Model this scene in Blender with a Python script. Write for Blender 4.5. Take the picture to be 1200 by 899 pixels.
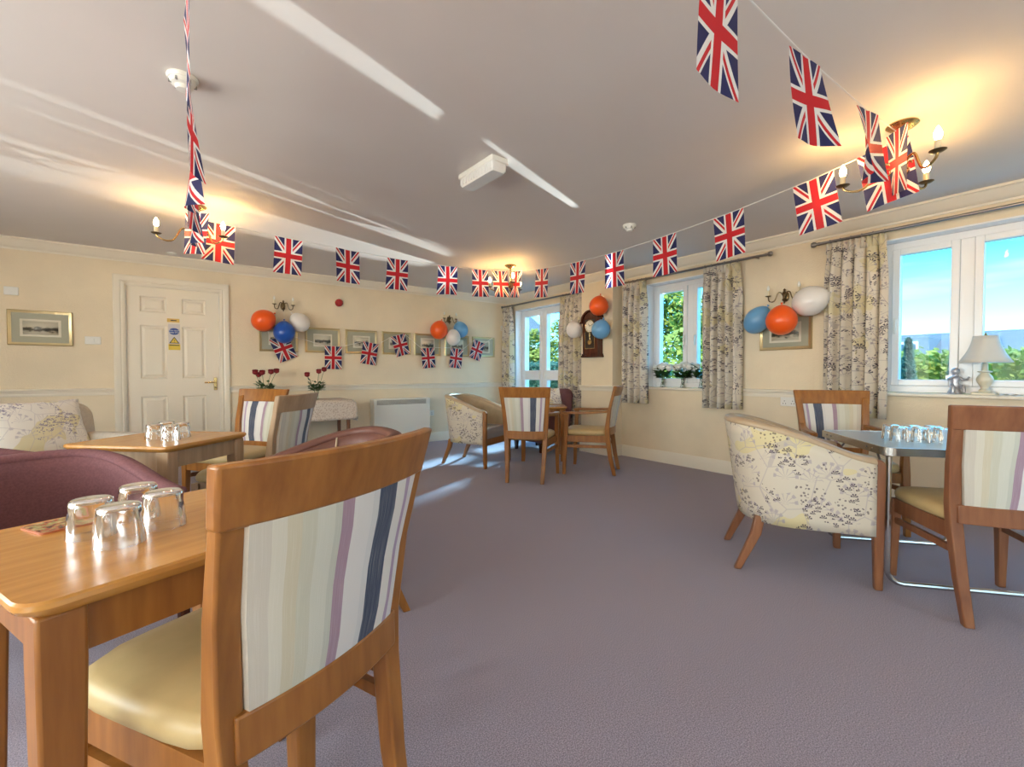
import bpy, math, random
from math import sin, cos, pi, radians as RAD, sqrt
from mathutils import Vector, Matrix
random.seed(7)
S = bpy.context.scene
COL = S.collection
for o in list(bpy.data.objects): bpy.data.objects.remove(o)

# ------------------------------------------------------------------ camera
H_CAM = 1.07
cd = bpy.data.cameras.new('camera'); cam = bpy.data.objects.new('camera', cd); COL.objects.link(cam)
cd.sensor_fit = 'HORIZONTAL'; cd.sensor_width = 36.0; cd.lens = 530.0/1200*36
cd.clip_start = 0.02; cd.clip_end = 300
cam.location = (0, 0, H_CAM); cam.rotation_euler = (RAD(90-1.287), 0, RAD(-36.8))
S.camera = cam
S.view_settings.view_transform = 'Standard'; S.view_settings.look = 'None'
S.view_settings.gamma = 1; S.view_settings.use_curve_mapping = False
S.view_settings.exposure = 0.0

# ------------------------------------------------------------------ sky, sun
SKY_STRENGTH = 26.0
w = bpy.data.worlds.new('sky'); S.world = w; w.use_nodes = True
nt = w.node_tree; nt.nodes.clear()
def N(nt, t, **kw):
    n = nt.nodes.new(t)
    for k, v in kw.items():
        if k.startswith('i_'): n.inputs[int(k[2:]) if k[2:].isdigit() else k[2:].replace('_', ' ')].default_value = v
        else: setattr(n, k, v)
    return n
tc = N(nt, 'ShaderNodeTexCoord'); sx = N(nt, 'ShaderNodeSeparateXYZ'); nt.links.new(tc.outputs['Generated'], sx.inputs[0])
rp = N(nt, 'ShaderNodeValToRGB'); nt.links.new(sx.outputs['Z'], rp.inputs[0])
e = rp.color_ramp.elements
e[0].position = 0.0; e[0].color = (0.08, 0.125, 0.15, 1)
e[1].position = 0.9; e[1].color = (0.012, 0.10, 0.24, 1)
for p, c in ((0.10, (0.036, 0.12, 0.17, 1)), (0.2, (0.0085, 0.115, 0.19, 1)), (0.38, (0.0085, 0.11, 0.215, 1))):
    q = e.new(p); q.color = c
mp = N(nt, 'ShaderNodeMapping'); mp.inputs['Scale'].default_value = (1.5, 1.5, 11)
nt.links.new(tc.outputs['Generated'], mp.inputs[0])
nz = N(nt, 'ShaderNodeTexNoise', i_Scale=1.6, i_Detail=4.0); nt.links.new(mp.outputs[0], nz.inputs['Vector'])
cr = N(nt, 'ShaderNodeValToRGB'); cr.color_ramp.elements[0].position = .5; cr.color_ramp.elements[1].position = .8
cr.color_ramp.elements[1].color = (.6, .6, .6, 1); nt.links.new(nz.outputs[0], cr.inputs[0])
mx = N(nt, 'ShaderNodeMixRGB'); mx.inputs[2].default_value = (0.065, .10, .13, 1)
nt.links.new(cr.outputs[0], mx.inputs[0]); nt.links.new(rp.outputs[0], mx.inputs[1])
bg = N(nt, 'ShaderNodeBackground'); bg.inputs[1].default_value = SKY_STRENGTH
nt.links.new(mx.outputs[0], bg.inputs[0]); wo = N(nt, 'ShaderNodeOutputWorld'); nt.links.new(bg.outputs[0], wo.inputs[0])

def light(name, kind, energy, color, loc, rot, **kw):
    l = bpy.data.lights.new(name, kind); l.energy = energy; l.color = color
    for k, v in kw.items(): setattr(l, k, v)
    o = bpy.data.objects.new(name, l); o.location = loc; o.rotation_euler = rot; COL.objects.link(o); return o
def aim(o, target):
    o.rotation_euler = (Vector(target)-o.location).to_track_quat('-Z', 'Y').to_euler()
sun = light('sun', 'SUN', 8.0, (1, .95, .85), (-10, -10, 20), (0, 0, 0), angle=RAD(.6))
aim(sun, Vector((-10, -10, 20))+Vector((.55, .45, -.70)))
BULB = 260.0                                                   # brightness of every candle bulb

# fill lamps added behind unseen, made-up windows of the left wall (window_4 and window_5)
for yc_ in (-.9, 2.3):
    light('left_fill_light', 'AREA', 215.0, (1.0, .90, .77), (-3.0-.33, yc_, 1.35), (RAD(90), 0, RAD(-90)), shape='RECTANGLE', size=2.8, size_y=1.5)

# fill lamp added outside an invented window in the wall behind the camera (window_6)
light('rear_fill_light', 'AREA', 32.0, (1.0, .93, .86), (1.9, -2.6-.33, 1.35), (RAD(90), 0, 0), shape='RECTANGLE', size=2.0, size_y=1.5)

# spots for sunlight glancing up off glass outside, through the middle window and the garden doors, onto the ceiling
gl1 = light('glint_spot', 'SPOT', 7500.0, (.92, 1.0, 1.0), (8.0, 4.425, 1.58), (0, 0, 0), spot_size=RAD(7.0), spot_blend=.12, shadow_soft_size=.01)
aim(gl1, (-.35, 1.59, 2.38)); gl1.scale = (.15, 1, 1)
gl3 = light('glint_spot', 'SPOT', 3800.0, (.92, 1.0, 1.0), (7.0, 4.087, .9), (0, 0, 0), spot_size=RAD(4.6), spot_blend=.15, shadow_soft_size=.01)  # added low spot, carries the ceiling streak on past where the bunting blocks it
aim(gl3, (.45, 1.873, 2.38)); gl3.scale = (.25, 1, 1)
gl4 = light('garden_door_spot', 'SPOT', 30000.0, (.42, .78, 1.0), (11.5, 8.9, 5.2), (0, 0, 0), spot_size=RAD(10), spot_blend=.7, shadow_soft_size=.45)  # added blue spot that brightens the floor inside the garden doors
aim(gl4, (2.95, 4.72, 0))
gl2 = light('glint_spot', 'SPOT', 9000.0, (.95, 1.0, .98), (8.7, 7.05, 1.42), (0, 0, 0), spot_size=RAD(11), spot_blend=.5, shadow_soft_size=.02)
aim(gl2, (.9, 4.25, 2.38)); gl2.scale = (1, .4, 1)

# ------------------------------------------------------------------ materials
MATS = {}
def base(name):
    m = bpy.data.materials.new(name); m.use_nodes = True
    b = m.node_tree.nodes['Principled BSDF']; MATS[name] = m
    return m, m.node_tree, b
def vals(nt, L):        # helper for math chains
    class V:
        def __init__(s, sock): s.s = sock
        def op(s, o, *a):
            n = nt.nodes.new('ShaderNodeMath'); n.operation = o; nt.links.new(s.s, n.inputs[0])
            for i, x in enumerate(a):
                if hasattr(x, 's'): nt.links.new(x.s, n.inputs[i+1])
                else: n.inputs[i+1].default_value = x
            return V(n.outputs[0])
        def __add__(s, o): return s.op('ADD', o)
        def __sub__(s, o): return s.op('SUBTRACT', o)
        def __mul__(s, o): return s.op('MULTIPLY', o)
        def abs(s): return s.op('ABSOLUTE')
        def lt(s, o): return s.op('LESS_THAN', o)
        def gt(s, o): return s.op('GREATER_THAN', o)
        def max(s, o): return s.op('MAXIMUM', o)
        def min(s, o): return s.op('MINIMUM', o)
        def sign(s): return s.op('SIGN')
    return V(L)
def mixc(nt, fac, a, b):
    n = nt.nodes.new('ShaderNodeMixRGB')
    if hasattr(fac, 's'): nt.links.new(fac.s, n.inputs[0])
    elif hasattr(fac, 'links'): nt.links.new(fac, n.inputs[0])
    else: n.inputs[0].default_value = fac
    for i, x in ((1, a), (2, b)):
        if hasattr(x, 'links'): nt.links.new(x, n.inputs[i])
        else: n.inputs[i].default_value = (*x, 1)
    return n.outputs[0]
def noise(nt, scale, detail=3, coord='Object', sc=(1, 1, 1)):
    t = nt.nodes.new('ShaderNodeTexCoord'); m = nt.nodes.new('ShaderNodeMapping'); m.inputs['Scale'].default_value = sc
    nt.links.new(t.outputs[coord], m.inputs[0])
    n = nt.nodes.new('ShaderNodeTexNoise'); n.inputs['Scale'].default_value = scale; n.inputs['Detail'].default_value = detail
    nt.links.new(m.outputs[0], n.inputs['Vector']); return n.outputs[0]
def ramp(nt, sock, stops, interp='LINEAR'):
    r = nt.nodes.new('ShaderNodeValToRGB'); r.color_ramp.interpolation = interp
    el = r.color_ramp.elements
    while len(el) > 1: el.remove(el[0])
    el[0].position = stops[0][0]; el[0].color = (*stops[0][1], 1)
    for p, c in stops[1:]:
        q = el.new(p); q.color = (*c, 1)
    nt.links.new(sock, r.inputs[0]); return r.outputs[0]
def bump(nt, b, sock, strength, dist=.01):
    n = nt.nodes.new('ShaderNodeBump'); n.inputs['Strength'].default_value = strength; n.inputs['Distance'].default_value = dist
    nt.links.new(sock, n.inputs['Height']); nt.links.new(n.outputs[0], b.inputs['Normal'])
def mat(name, col, rough=.5, metal=0, var=0, vscale=8, bmp=0, bscale=200, coat=0, emit=None, es=0, spec=None):
    m, nt, b = base(name)
    b.inputs['Base Color'].default_value = (*col, 1); b.inputs['Roughness'].default_value = rough; b.inputs['Metallic'].default_value = metal
    if coat: b.inputs['Coat Weight'].default_value = coat; b.inputs['Coat Roughness'].default_value = .06
    if spec is not None: b.inputs['Specular IOR Level'].default_value = spec
    if var:
        c0 = tuple(x*(1-var) for x in col); c1 = tuple(min(1, x*(1+var)) for x in col)
        nt.links.new(ramp(nt, noise(nt, vscale, 5), [(.35, c0), (.65, c1)]), b.inputs['Base Color'])
    if bmp: bump(nt, b, noise(nt, bscale, 2), bmp)
    if emit: b.inputs['Emission Color'].default_value = (*emit, 1); b.inputs['Emission Strength'].default_value = es
    return m
def wood(name, c0, c1, rough=.35, sc=(2.5, 30, 30)):
    m, nt, b = base(name)
    n = noise(nt, 1.6, 6, sc=sc); n2 = noise(nt, 5, 2)
    c = ramp(nt, n, [(.3, c0), (.7, c1)])
    c = mixc(nt, n2, c, tuple(.9*x for x in c1)) if False else c
    nt.links.new(c, b.inputs['Base Color']); b.inputs['Roughness'].default_value = rough
    bump(nt, b, n, .04, .005); return m
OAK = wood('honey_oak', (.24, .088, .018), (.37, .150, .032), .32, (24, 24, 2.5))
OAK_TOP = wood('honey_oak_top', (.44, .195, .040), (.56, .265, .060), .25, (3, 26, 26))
CHERRY = wood('reddish_wood', (.20, .075, .035), (.30, .125, .055), .35, (24, 24, 2.5))
DARKWOOD = wood('dark_mahogany', (.045, .012, .006), (.11, .03, .014), .25, (20, 20, 3))
GREYOAK = wood('pale_greyed_wood', (.34, .22, .125), (.45, .30, .18), .4, (24, 24, 2.5))

# walls, ceiling, carpet
WALL = mat('cream_textured_paper', (.80, .685, .50), .75, var=.035, vscale=3, bmp=.25, bscale=90)
CEIL = mat('ceiling_paint', (.74, .69, .65), .8, var=.02, vscale=1.2)
WHITE = mat('white_gloss_paint', (.82, .75, .62), .32)
UPVC = mat('white_upvc', (.86, .87, .88), .25)
m, nt, b = base('purple_grey_carpet')
c = ramp(nt, noise(nt, 260, 2), [(.36, (.18, .150, .195)), (.50, (.29, .250, .315)), (.66, (.44, .39, .47))])
c2 = mixc(nt, noise(nt, 1.3, 2), c, (.27, .23, .28)); n_ = nt.nodes[-1]
c3 = nt.nodes.new('ShaderNodeMixRGB'); c3.inputs[0].default_value = .22; nt.links.new(c, c3.inputs[1]); nt.links.new(c2, c3.inputs[2])
nt.links.new(c3.outputs[0], b.inputs['Base Color']); b.inputs['Roughness'].default_value = .95
b.inputs['Specular IOR Level'].default_value = .15; b.inputs['Sheen Weight'].default_value = .25
bump(nt, b, noise(nt, 420, 2), .6, .006); CARPET = m

# floral print (curtains, tub chairs, cushions): umbels and sprigs on cream
def floral(name, basec, yel, dark, grey, scale=1.0, dk=.55, flat=1.0, fs=1.0):
    m, nt, b = base(name)
    t_ = nt.nodes.new('ShaderNodeTexCoord'); t = nt.nodes.new('ShaderNodeMapping'); t.inputs['Scale'].default_value = (flat, 1, 1); nt.links.new(t_.outputs['Object'], t.inputs[0])
    def vor(sc, feat='F1', rnd=1):
        v = nt.nodes.new('ShaderNodeTexVoronoi'); v.inputs['Scale'].default_value = sc*scale; v.feature = feat
        v.inputs['Randomness'].default_value = rnd
        nt.links.new(t.outputs[0], v.inputs['Vector']); return v
    big = vals(nt, noise(nt, 3.2*scale, 2)); big2 = vals(nt, noise(nt, 4.7*scale, 2, sc=(1, 1.1, .8)))
    def fan(sc, k, r0, r1, dzmin, thr):      # umbels: spokes fanning out of random points
        v = vor(sc); d = nt.nodes.new('ShaderNodeVectorMath'); d.operation = 'SUBTRACT'
        nt.links.new(t.outputs[0], d.inputs[0]); nt.links.new(v.outputs['Position'], d.inputs[1])
        sp_ = nt.nodes.new('ShaderNodeSeparateXYZ'); nt.links.new(d.outputs[0], sp_.inputs[0])
        z_ = vals(nt, sp_.outputs[2]); h_ = vals(nt, sp_.outputs[0])+vals(nt, sp_.outputs[1])
        r_ = ((z_*z_)+(h_*h_)).op('SQRT'); an = z_.op('ARCTAN2', h_)
        return (an*k).op('SINE').gt(thr)*r_.gt(r0/scale)*r_.lt(r1/scale)*z_.gt(dzmin/scale), r_
    c = mixc(nt, big.op('GREATER_THAN', .56) * .6, basec, yel)
    f1, r_ = fan(7.5, 11.0, .004, .062, -.008, .80); c = mixc(nt, f1*.75, c, grey)
    f2, r_ = fan(7.5, 11.0, .050, .066, -.012, -.3); c = mixc(nt, f2*big2.lt(.55)*.8, c, grey)
    ln = vor(6, 'DISTANCE_TO_EDGE'); l = vals(nt, ln.outputs['Distance']).lt(.014); c = mixc(nt, l*.55, c, grey)
    clus = vals(nt, noise(nt, 7*scale, 1)).gt(dk)
    f3, r_ = fan(30/fs, 7.0, .0, .0165*fs, -.002 if fs == 1 else -.02, -.35); c = mixc(nt, f3*clus*.92, c, dark)
    dots = vals(nt, vor(60).outputs['Distance']).lt(.33)*vals(nt, noise(nt, 6*scale, 1, sc=(1.3, .8, 1))).gt(.58); c = mixc(nt, dots*.7, c, dark)
    nt.links.new(c, b.inputs['Base Color']); b.inputs['Roughness'].default_value = .85; b.inputs['Specular IOR Level'].default_value = .2
    bump(nt, b, noise(nt, 700, 1), .15, .002); return m
FLORAL = floral('floral_upholstery', (.62, .55, .44), (.66, .55, .24), (.075, .05, .075), (.42, .36, .36))
CURTAIN = floral('floral_curtain_cloth', (.66, .60, .50), (.62, .54, .28), (.075, .06, .085), (.33, .29, .30), 1.15, .545, .05, 1.9)
CUSHION = floral('floral_cushion_cloth', (.80, .77, .72), (.70, .62, .30), (.22, .20, .32), (.55, .52, .55), 1.1)
# striped chair backs
m, nt, b = base('striped_fabric')
uv = nt.nodes.new('ShaderNodeUVMap'); sep = nt.nodes.new('ShaderNodeSeparateXYZ'); nt.links.new(uv.outputs[0], sep.inputs[0])
W_ = (.66, .62, .55)
st = [(0, (.55, .50, .42)), (.08, (.62, .58, .48)), (.14, (.58, .52, .38)), (.20, (.55, .53, .42)), (.27, (.60, .59, .50)), (.36, (.52, .52, .44)),
      (.40, (.36, .24, .30)), (.47, (.68, .65, .62)), (.60, (.62, .60, .58)), (.645, (.055, .07, .115)), (.795, (.70, .67, .62)), (.89, (.38, .28, .38)), (.93, (.66, .62, .6))]
sn = vals(nt, noise(nt, 300, 2, 'UV', (1, .01, 1)))
c = ramp(nt, sep.outputs[0], st, 'CONSTANT')
c = mixc(nt, (sn-.5).op('MULTIPLY', 1.2).op('MAXIMUM', 0), c, (.75, .72, .66))
nt.links.new(c, b.inputs['Base Color']); b.inputs['Roughness'].default_value = .9; bump(nt, b, noise(nt, 900, 1), .2, .002); STRIPE = m
CREAM_SEAT = mat('cream_seat_vinyl', (.54, .395, .185), .42, var=.03, vscale=20)
TAN = mat('tan_vinyl', (.46, .34, .22), .38, var=.06, vscale=12)
GREYVINYL = mat('grey_taupe_vinyl', (.36, .31, .28), .4)
PURPLE = mat('plum_fabric', (.20, .085, .095), .85, var=.12, vscale=120, bmp=.15, bscale=500)
PLUM2 = mat('brown_plum_vinyl', (.135, .052, .038), .5, var=.06, vscale=30)
SOFA = mat('beige_grey_sofa_cloth', (.56, .49, .41), .8, var=.05, vscale=60)
BRASS = mat('brass', (.58, .42, .18), .25, 1)
DARKBRASS = mat('aged_brass', (.16, .11, .055), .35, .9)
CHROME = mat('brushed_steel', (.60, .60, .58), .25, 1)
STEELROD = mat('pewter_metal', (.30, .28, .27), .3, 1)
GOLD = mat('gilt_frame', (.55, .44, .24), .3, .75)
CANDLE = mat('ivory_candle_tube', (.75, .66, .45), .4)
BULBM = mat('lit_bulb', (1, .9, .7), .3, emit=(1.0, .60, .21), es=BULB)
GLASSB = mat('unlit_bulb_glass', (.85, .85, .8), .1)
PLASTIC = mat('white_plastic', (.80, .79, .74), .35)
GREYGRILLE = mat('grey_grille', (.25, .24, .22), .5)
HEATER = mat('heater_enamel', (.80, .79, .72), .4)
RED = mat('red_plastic', (.35, .012, .018), .25)
def glassmat(name, col=(1, 1, 1), rough=0.0, ior=1.45):
    m, nt, b = base(name); b.inputs['Base Color'].default_value = (*col, 1); b.inputs['Roughness'].default_value = rough
    b.inputs['Transmission Weight'].default_value = 1; b.inputs['IOR'].default_value = ior; return m
GLASS = glassmat('clear_tumbler_glass', ior=1.36)
def thinpane(name):
    m = bpy.data.materials.new(name); m.use_nodes = True; nt = m.node_tree; nt.nodes.clear()
    tr = nt.nodes.new('ShaderNodeBsdfTransparent'); tr.inputs[0].default_value = (.95, .97, .97, 1)
    gl = nt.nodes.new('ShaderNodeBsdfGlossy'); gl.inputs['Roughness'].default_value = 0.0
    lw_ = nt.nodes.new('ShaderNodeLayerWeight'); fr_ = vals(nt, lw_.outputs['Facing']).op('POWER', 5.0)*.3+.004
    mixs = nt.nodes.new('ShaderNodeMixShader'); o = nt.nodes.new('ShaderNodeOutputMaterial')
    nt.links.new(fr_.s, mixs.inputs[0]); nt.links.new(tr.outputs[0], mixs.inputs[1]); nt.links.new(gl.outputs[0], mixs.inputs[2])
    nt.links.new(mixs.outputs[0], o.inputs[0]); return m
PANE = thinpane('window_glass')
def balloon_mat(name, col):
    m, nt, b = base(name); b.inputs['Base Color'].default_value = (*col, 1); b.inputs['Roughness'].default_value = .28
    b.inputs['Subsurface Weight'].default_value = .12; b.inputs['Subsurface Radius'].default_value = (.05, .05, .05); return m
B_OR = balloon_mat('orange_latex', (.90, .115, .012)); B_BL = balloon_mat('royal_blue_latex', (.012, .085, .42))
B_SK = balloon_mat('sky_blue_latex', (.15, .38, .66)); B_WH = balloon_mat('white_latex', (.80, .76, .72))
# union flag print
FW, FH = .225, .31
m, nt, b = base('union_flag_print')
uv = nt.nodes.new('ShaderNodeUVMap'); sep = nt.nodes.new('ShaderNodeSeparateXYZ'); nt.links.new(uv.outputs[0], sep.inputs[0])
X = (vals(nt, sep.outputs[0])-.5)*FW; Y = (vals(nt, sep.outputs[1])-.5)*FH; Lg = sqrt(FW*FW+FH*FH)
d1 = (X*(FH/Lg)) - (Y*(FW/Lg)); d2 = (X*(FH/Lg)) + (Y*(FW/Lg))
dm = d1.abs().min(d2.abs())
sgx = X.sign(); r1 = d1*sgx; r2 = d2*sgx
red1 = r1.gt(-.011)*r1.lt(.002); red2 = r2.gt(-.011)*r2.lt(.002)
cw = X.abs().min(Y.abs())
NAVY = (.016, .018, .10); WF = (.80, .78, .76); RF = (.58, .012, .02)
c = mixc(nt, dm.lt(.0185), NAVY, WF); c = mixc(nt, red1.max(red2), c, RF)
c = mixc(nt, cw.lt(.033), c, WF); c = mixc(nt, cw.lt(.0205), c, RF)
nt.links.new(c, b.inputs['Base Color']); b.inputs['Roughness'].default_value = .55
trn = nt.nodes.new('ShaderNodeBsdfTranslucent'); nt.links.new(c, trn.inputs[0]); ms = nt.nodes.new('ShaderNodeMixShader'); ms.inputs[0].default_value = .3
nt.links.new(b.outputs[0], ms.inputs[1]); nt.links.new(trn.outputs[0], ms.inputs[2]); nt.links.new(ms.outputs[0], nt.nodes['Material Output'].inputs[0])
FLAG = m
TAPE = mat('white_tape', (.78, .76, .72), .5)
def foliage(name, c0, c1, sc=4):
    m, nt, b = base(name)
    c = ramp(nt, noise(nt, sc, 3), [(.35, c0), (.65, c1)]); nt.links.new(c, b.inputs['Base Color']); b.inputs['Roughness'].default_value = .6
    trn = nt.nodes.new('ShaderNodeBsdfTranslucent'); nt.links.new(c, trn.inputs[0]); ms = nt.nodes.new('ShaderNodeMixShader'); ms.inputs[0].default_value = .35
    nt.links.new(b.outputs[0], ms.inputs[1]); nt.links.new(trn.outputs[0], ms.inputs[2]); nt.links.new(ms.outputs[0], nt.nodes['Material Output'].inputs[0])
    return m

# ------------------------------------------------------------------ mesh helpers
class MB:
    def __init__(s): s.v = []; s.f = []; s.uv = {}
    def add(s, vs, fs, uvs=None):
        o = len(s.v); s.v += [tuple(p) for p in vs]
        for i, f in enumerate(fs):
            if uvs: s.uv[len(s.f)] = uvs[i]
            s.f.append([o+k for k in f])
        return s
    def box(s, x0, x1, y0, y1, z0, z1, mtx=None):
        vs = [(x, y, z) for z in (z0, z1) for y in (y0, y1) for x in (x0, x1)]
        if mtx is not None: vs = [tuple(mtx @ Vector(p)) for p in vs]
        return s.add(vs, [(0, 2, 3, 1), (4, 5, 7, 6), (0, 1, 5, 4), (1, 3, 7, 5), (3, 2, 6, 7), (2, 0, 4, 6)])
    def loft(s, loops, cap=True, closed=False):
        n = len(loops[0]); vs = [p for l in loops for p in l]; fs = []
        m = len(loops)
        for i in range(m if closed else m-1):
            a = i*n; c = ((i+1) % m)*n
            for j in range(n):
                k = (j+1) % n; fs.append((a+j, a+k, c+k, c+j))
        if cap and not closed: fs.append(tuple(range(n))[::-1]); fs.append(tuple((m-1)*n+j for j in range(n)))
        return s.add(vs, fs)
    def rectpath(s, secs):       # (x,y,z,w,d)
        return s.loft([[(x-w/2, y-d/2, z), (x+w/2, y-d/2, z), (x+w/2, y+d/2, z), (x-w/2, y+d/2, z)] for x, y, z, w, d in secs])
    def tube(s, pts, r, n=8, closed=False):
        P = [Vector(p) for p in pts]; loops = []
        up = None
        for i, p in enumerate(P):
            if closed: t = P[(i+1) % len(P)]-P[i-1]
            else: t = P[min(i+1, len(P)-1)]-P[max(i-1, 0)]
            t.normalize()
            if up is None:
                up = Vector((0, 0, 1)) if abs(t.z) < .9 else Vector((1, 0, 0))
            a = t.cross(up)
            if a.length < 1e-5: a = t.orthogonal()
            a.normalize(); bb = a.cross(t); up = bb
            rr = r[i] if isinstance(r, (list, tuple)) else r
            loops.append([tuple(p+(a*cos(2*pi*k/n)+bb*sin(2*pi*k/n))*rr) for k in range(n)])
        return s.loft(loops, not closed, closed)
    def lathe(s, prof, n=20, c=(0, 0, 0), mtx=None):
        loops = []
        for r, z in prof:
            l = [Vector((r*cos(2*pi*k/n), r*sin(2*pi*k/n), z)) for k in range(n)]
            if mtx is not None: l = [mtx @ p for p in l]
            loops.append([(p.x+c[0], p.y+c[1], p.z+c[2]) for p in l])
        return s.loft(loops)
    def grid(s, fn, nu, nv, uvfn=None):
        vs = [fn(i/nu, j/nv) for j in range(nv+1) for i in range(nu+1)]; fs = []; us = []
        for j in range(nv):
            for i in range(nu):
                a = j*(nu+1)+i; fs.append((a, a+1, a+nu+2, a+nu+1))
                q = [(i/nu, j/nv), ((i+1)/nu, j/nv), ((i+1)/nu, (j+1)/nv), (i/nu, (j+1)/nv)]
                us.append([uvfn(*x) for x in q] if uvfn else q)
        return s.add(vs, fs, us)
    def slab(s, fn, nu, nv, th):   # closed slab: fn(u,v,side) side 0/1
        a = MB().grid(lambda u, v: fn(u, v, 0), nu, nv); c = MB().grid(lambda u, v: fn(u, v, 1), nu, nv)
        o = len(s.v); n0 = len(a.v)
        s.add(a.v, [f[::-1] for f in a.f], [a.uv[i][::-1] for i in range(len(a.f))])
        s.add(c.v, c.f, [c.uv[i] for i in range(len(c.f))])
        idx = lambda i, j: j*(nu+1)+i
        rim = [idx(i, 0) for i in range(nu)]+[idx(nu, j) for j in range(nv)]+[idx(i, nv) for i in range(nu, 0, -1)]+[idx(0, j) for j in range(nv, 0, -1)]
        for k in range(len(rim)):
            p, q = rim[k], rim[(k+1) % len(rim)]
            f = [o+p, o+q, o+n0+q, o+n0+p]; uvq = lambda i: ((i % (nu+1))/nu, (i//(nu+1))/nv)
            s.uv[len(s.f)] = [uvq(p), uvq(q), uvq(q), uvq(p)]; s.f.append(f)
        return s
    def mesh(s, name, m, ang=35):
        me = bpy.data.meshes.new(name); me.from_pydata(s.v, [], s.f); me.update()
        if s.uv:
            ul = me.uv_layers.new(name='UVMap')
            for p in me.polygons:
                if p.index in s.uv:
                    for li, u in zip(p.loop_indices, s.uv[p.index]): ul.data[li].uv = u
        if m: me.materials.append(m)
        me.shade_smooth(); me.set_sharp_from_angle(angle=RAD(ang)); return me
    def build(s, name, m, parent=None, bev=0, seg=2, solid=0, ang=35, sub=0):
        o = bpy.data.objects.new(name, s.mesh(name, m, ang)); COL.objects.link(o)
        if parent: o.parent = parent
        if solid: q = o.modifiers.new('thickness', 'SOLIDIFY'); q.thickness = solid; q.offset = 0
        if sub: q = o.modifiers.new('smooth', 'SUBSURF'); q.levels = sub; q.render_levels = sub
        if bev: q = o.modifiers.new('bevel', 'BEVEL'); q.width = bev; q.segments = seg; q.limit_method = 'ANGLE'; q.angle_limit = RAD(40)
        return o
def tag(o, label, cat, group=None, kind=None):
    if label: o['label'] = label
    if cat: o['category'] = cat
    if group: o['group'] = group
    if kind: o['kind'] = kind
    return o
def thing(name, label, cat, loc=(0, 0, 0), rz=0, group=None):
    o = bpy.data.objects.new(name, None); o.empty_display_size = .1; COL.objects.link(o)
    o.location = loc; o.rotation_euler = (0, 0, rz); return tag(o, label, cat, group)
def struct(o): o['kind'] = 'structure'; return o
def sempty(name, loc=(0, 0, 0)):
    o = bpy.data.objects.new(name, None); COL.objects.link(o); o.location = loc; return struct(o)
def copy_tree(o, parent=None):
    c = o.copy(); COL.objects.link(c); c.parent = parent
    for ch in list(o.children): copy_tree(ch, c)
    return c
def child(name, mesh, parent, loc=(0, 0, 0), rot=(0, 0, 0)):
    o = bpy.data.objects.new(name, mesh); COL.objects.link(o); o.parent = parent; o.location = loc; o.rotation_euler = rot; return o
BX = lambda *a: MB().box(*a)
def rrect(hw, hd, r, n=5, cx=0, cy=0):
    out = []
    for (sx_, sy_, a0) in ((1, 1, 0), (-1, 1, 90), (-1, -1, 180), (1, -1, 270)):
        for k in range(n+1):
            a = RAD(a0+90*k/n); out.append((cx+sx_*(hw-r)+r*cos(a), cy+sy_*(hd-r)+r*sin(a)))
    return out
def sm(t): t = max(0, min(1, t)); return t*t*(3-2*t)

# ------------------------------------------------------------------ room shell
XW, YB, ZC = 4.69, 6.44, 2.38
XL, YF = -3.0, -2.6
XP, PY0, PY1 = 4.50, 3.87, 4.42        # projecting pier
T = .30
struct(BX(XL-T, XW+T, YF-T, YB+T, -.2, 0).build('floor', CARPET))
struct(BX(XL-T, XW+T, YF-T, YB+T, ZC, ZC+.3).build('ceiling', CEIL))
DX0, DX1, DZ = -.42, .46, 2.045
struct(MB().box(XL-T, DX0, YB, YB+T, 0, ZC).box(DX1, XW+T, YB, YB+T, 0, ZC).box(DX0, DX1, YB, YB+T, DZ, ZC).build('wall_back', WALL))
OPEN = [(4.99, 6.17, .03, 2.14), (2.45, 3.50, .875, 2.165), (-.32, 1.20, .885, 2.16)]
mb = MB(); y = YB
for (a, c, z0, z1) in OPEN:
    mb.box(XW, XW+T, c, y, 0, ZC).box(XW, XW+T, a, c, 0, z0).box(XW, XW+T, a, c, z1, ZC); y = a
mb.box(XW, XW+T, YF, y, 0, ZC); struct(mb.build('wall_right', WALL))
struct(BX(XP, XW, PY0, PY1, 0, ZC).build('wall_pier', WALL))
FILLW_LEFT = [(-2.3, .5), (.9, 3.7)]; LZ0, LZ1 = .6, 2.1  # unseen openings added for the left fill lamps
mb = MB(); y = YB+T
for (a, c) in FILLW_LEFT[::-1]: mb.box(XL-T, XL, c, y, 0, ZC).box(XL-T, XL, a, c, 0, LZ0).box(XL-T, XL, a, c, LZ1, ZC); y = a
mb.box(XL-T, XL, YF-T, y, 0, ZC); struct(mb.build('wall_left', WALL))
FILLW_REAR = (.9, 2.9)  # unseen opening added for the rear fill lamp
struct(MB().box(XL-T, FILLW_REAR[0], YF-T, YF, 0, ZC).box(FILLW_REAR[1], XW+T, YF-T, YF, 0, ZC).box(*FILLW_REAR, YF-T, YF, 0, LZ0).box(*FILLW_REAR, YF-T, YF, LZ1, ZC).build('wall_front', WALL))

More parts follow.
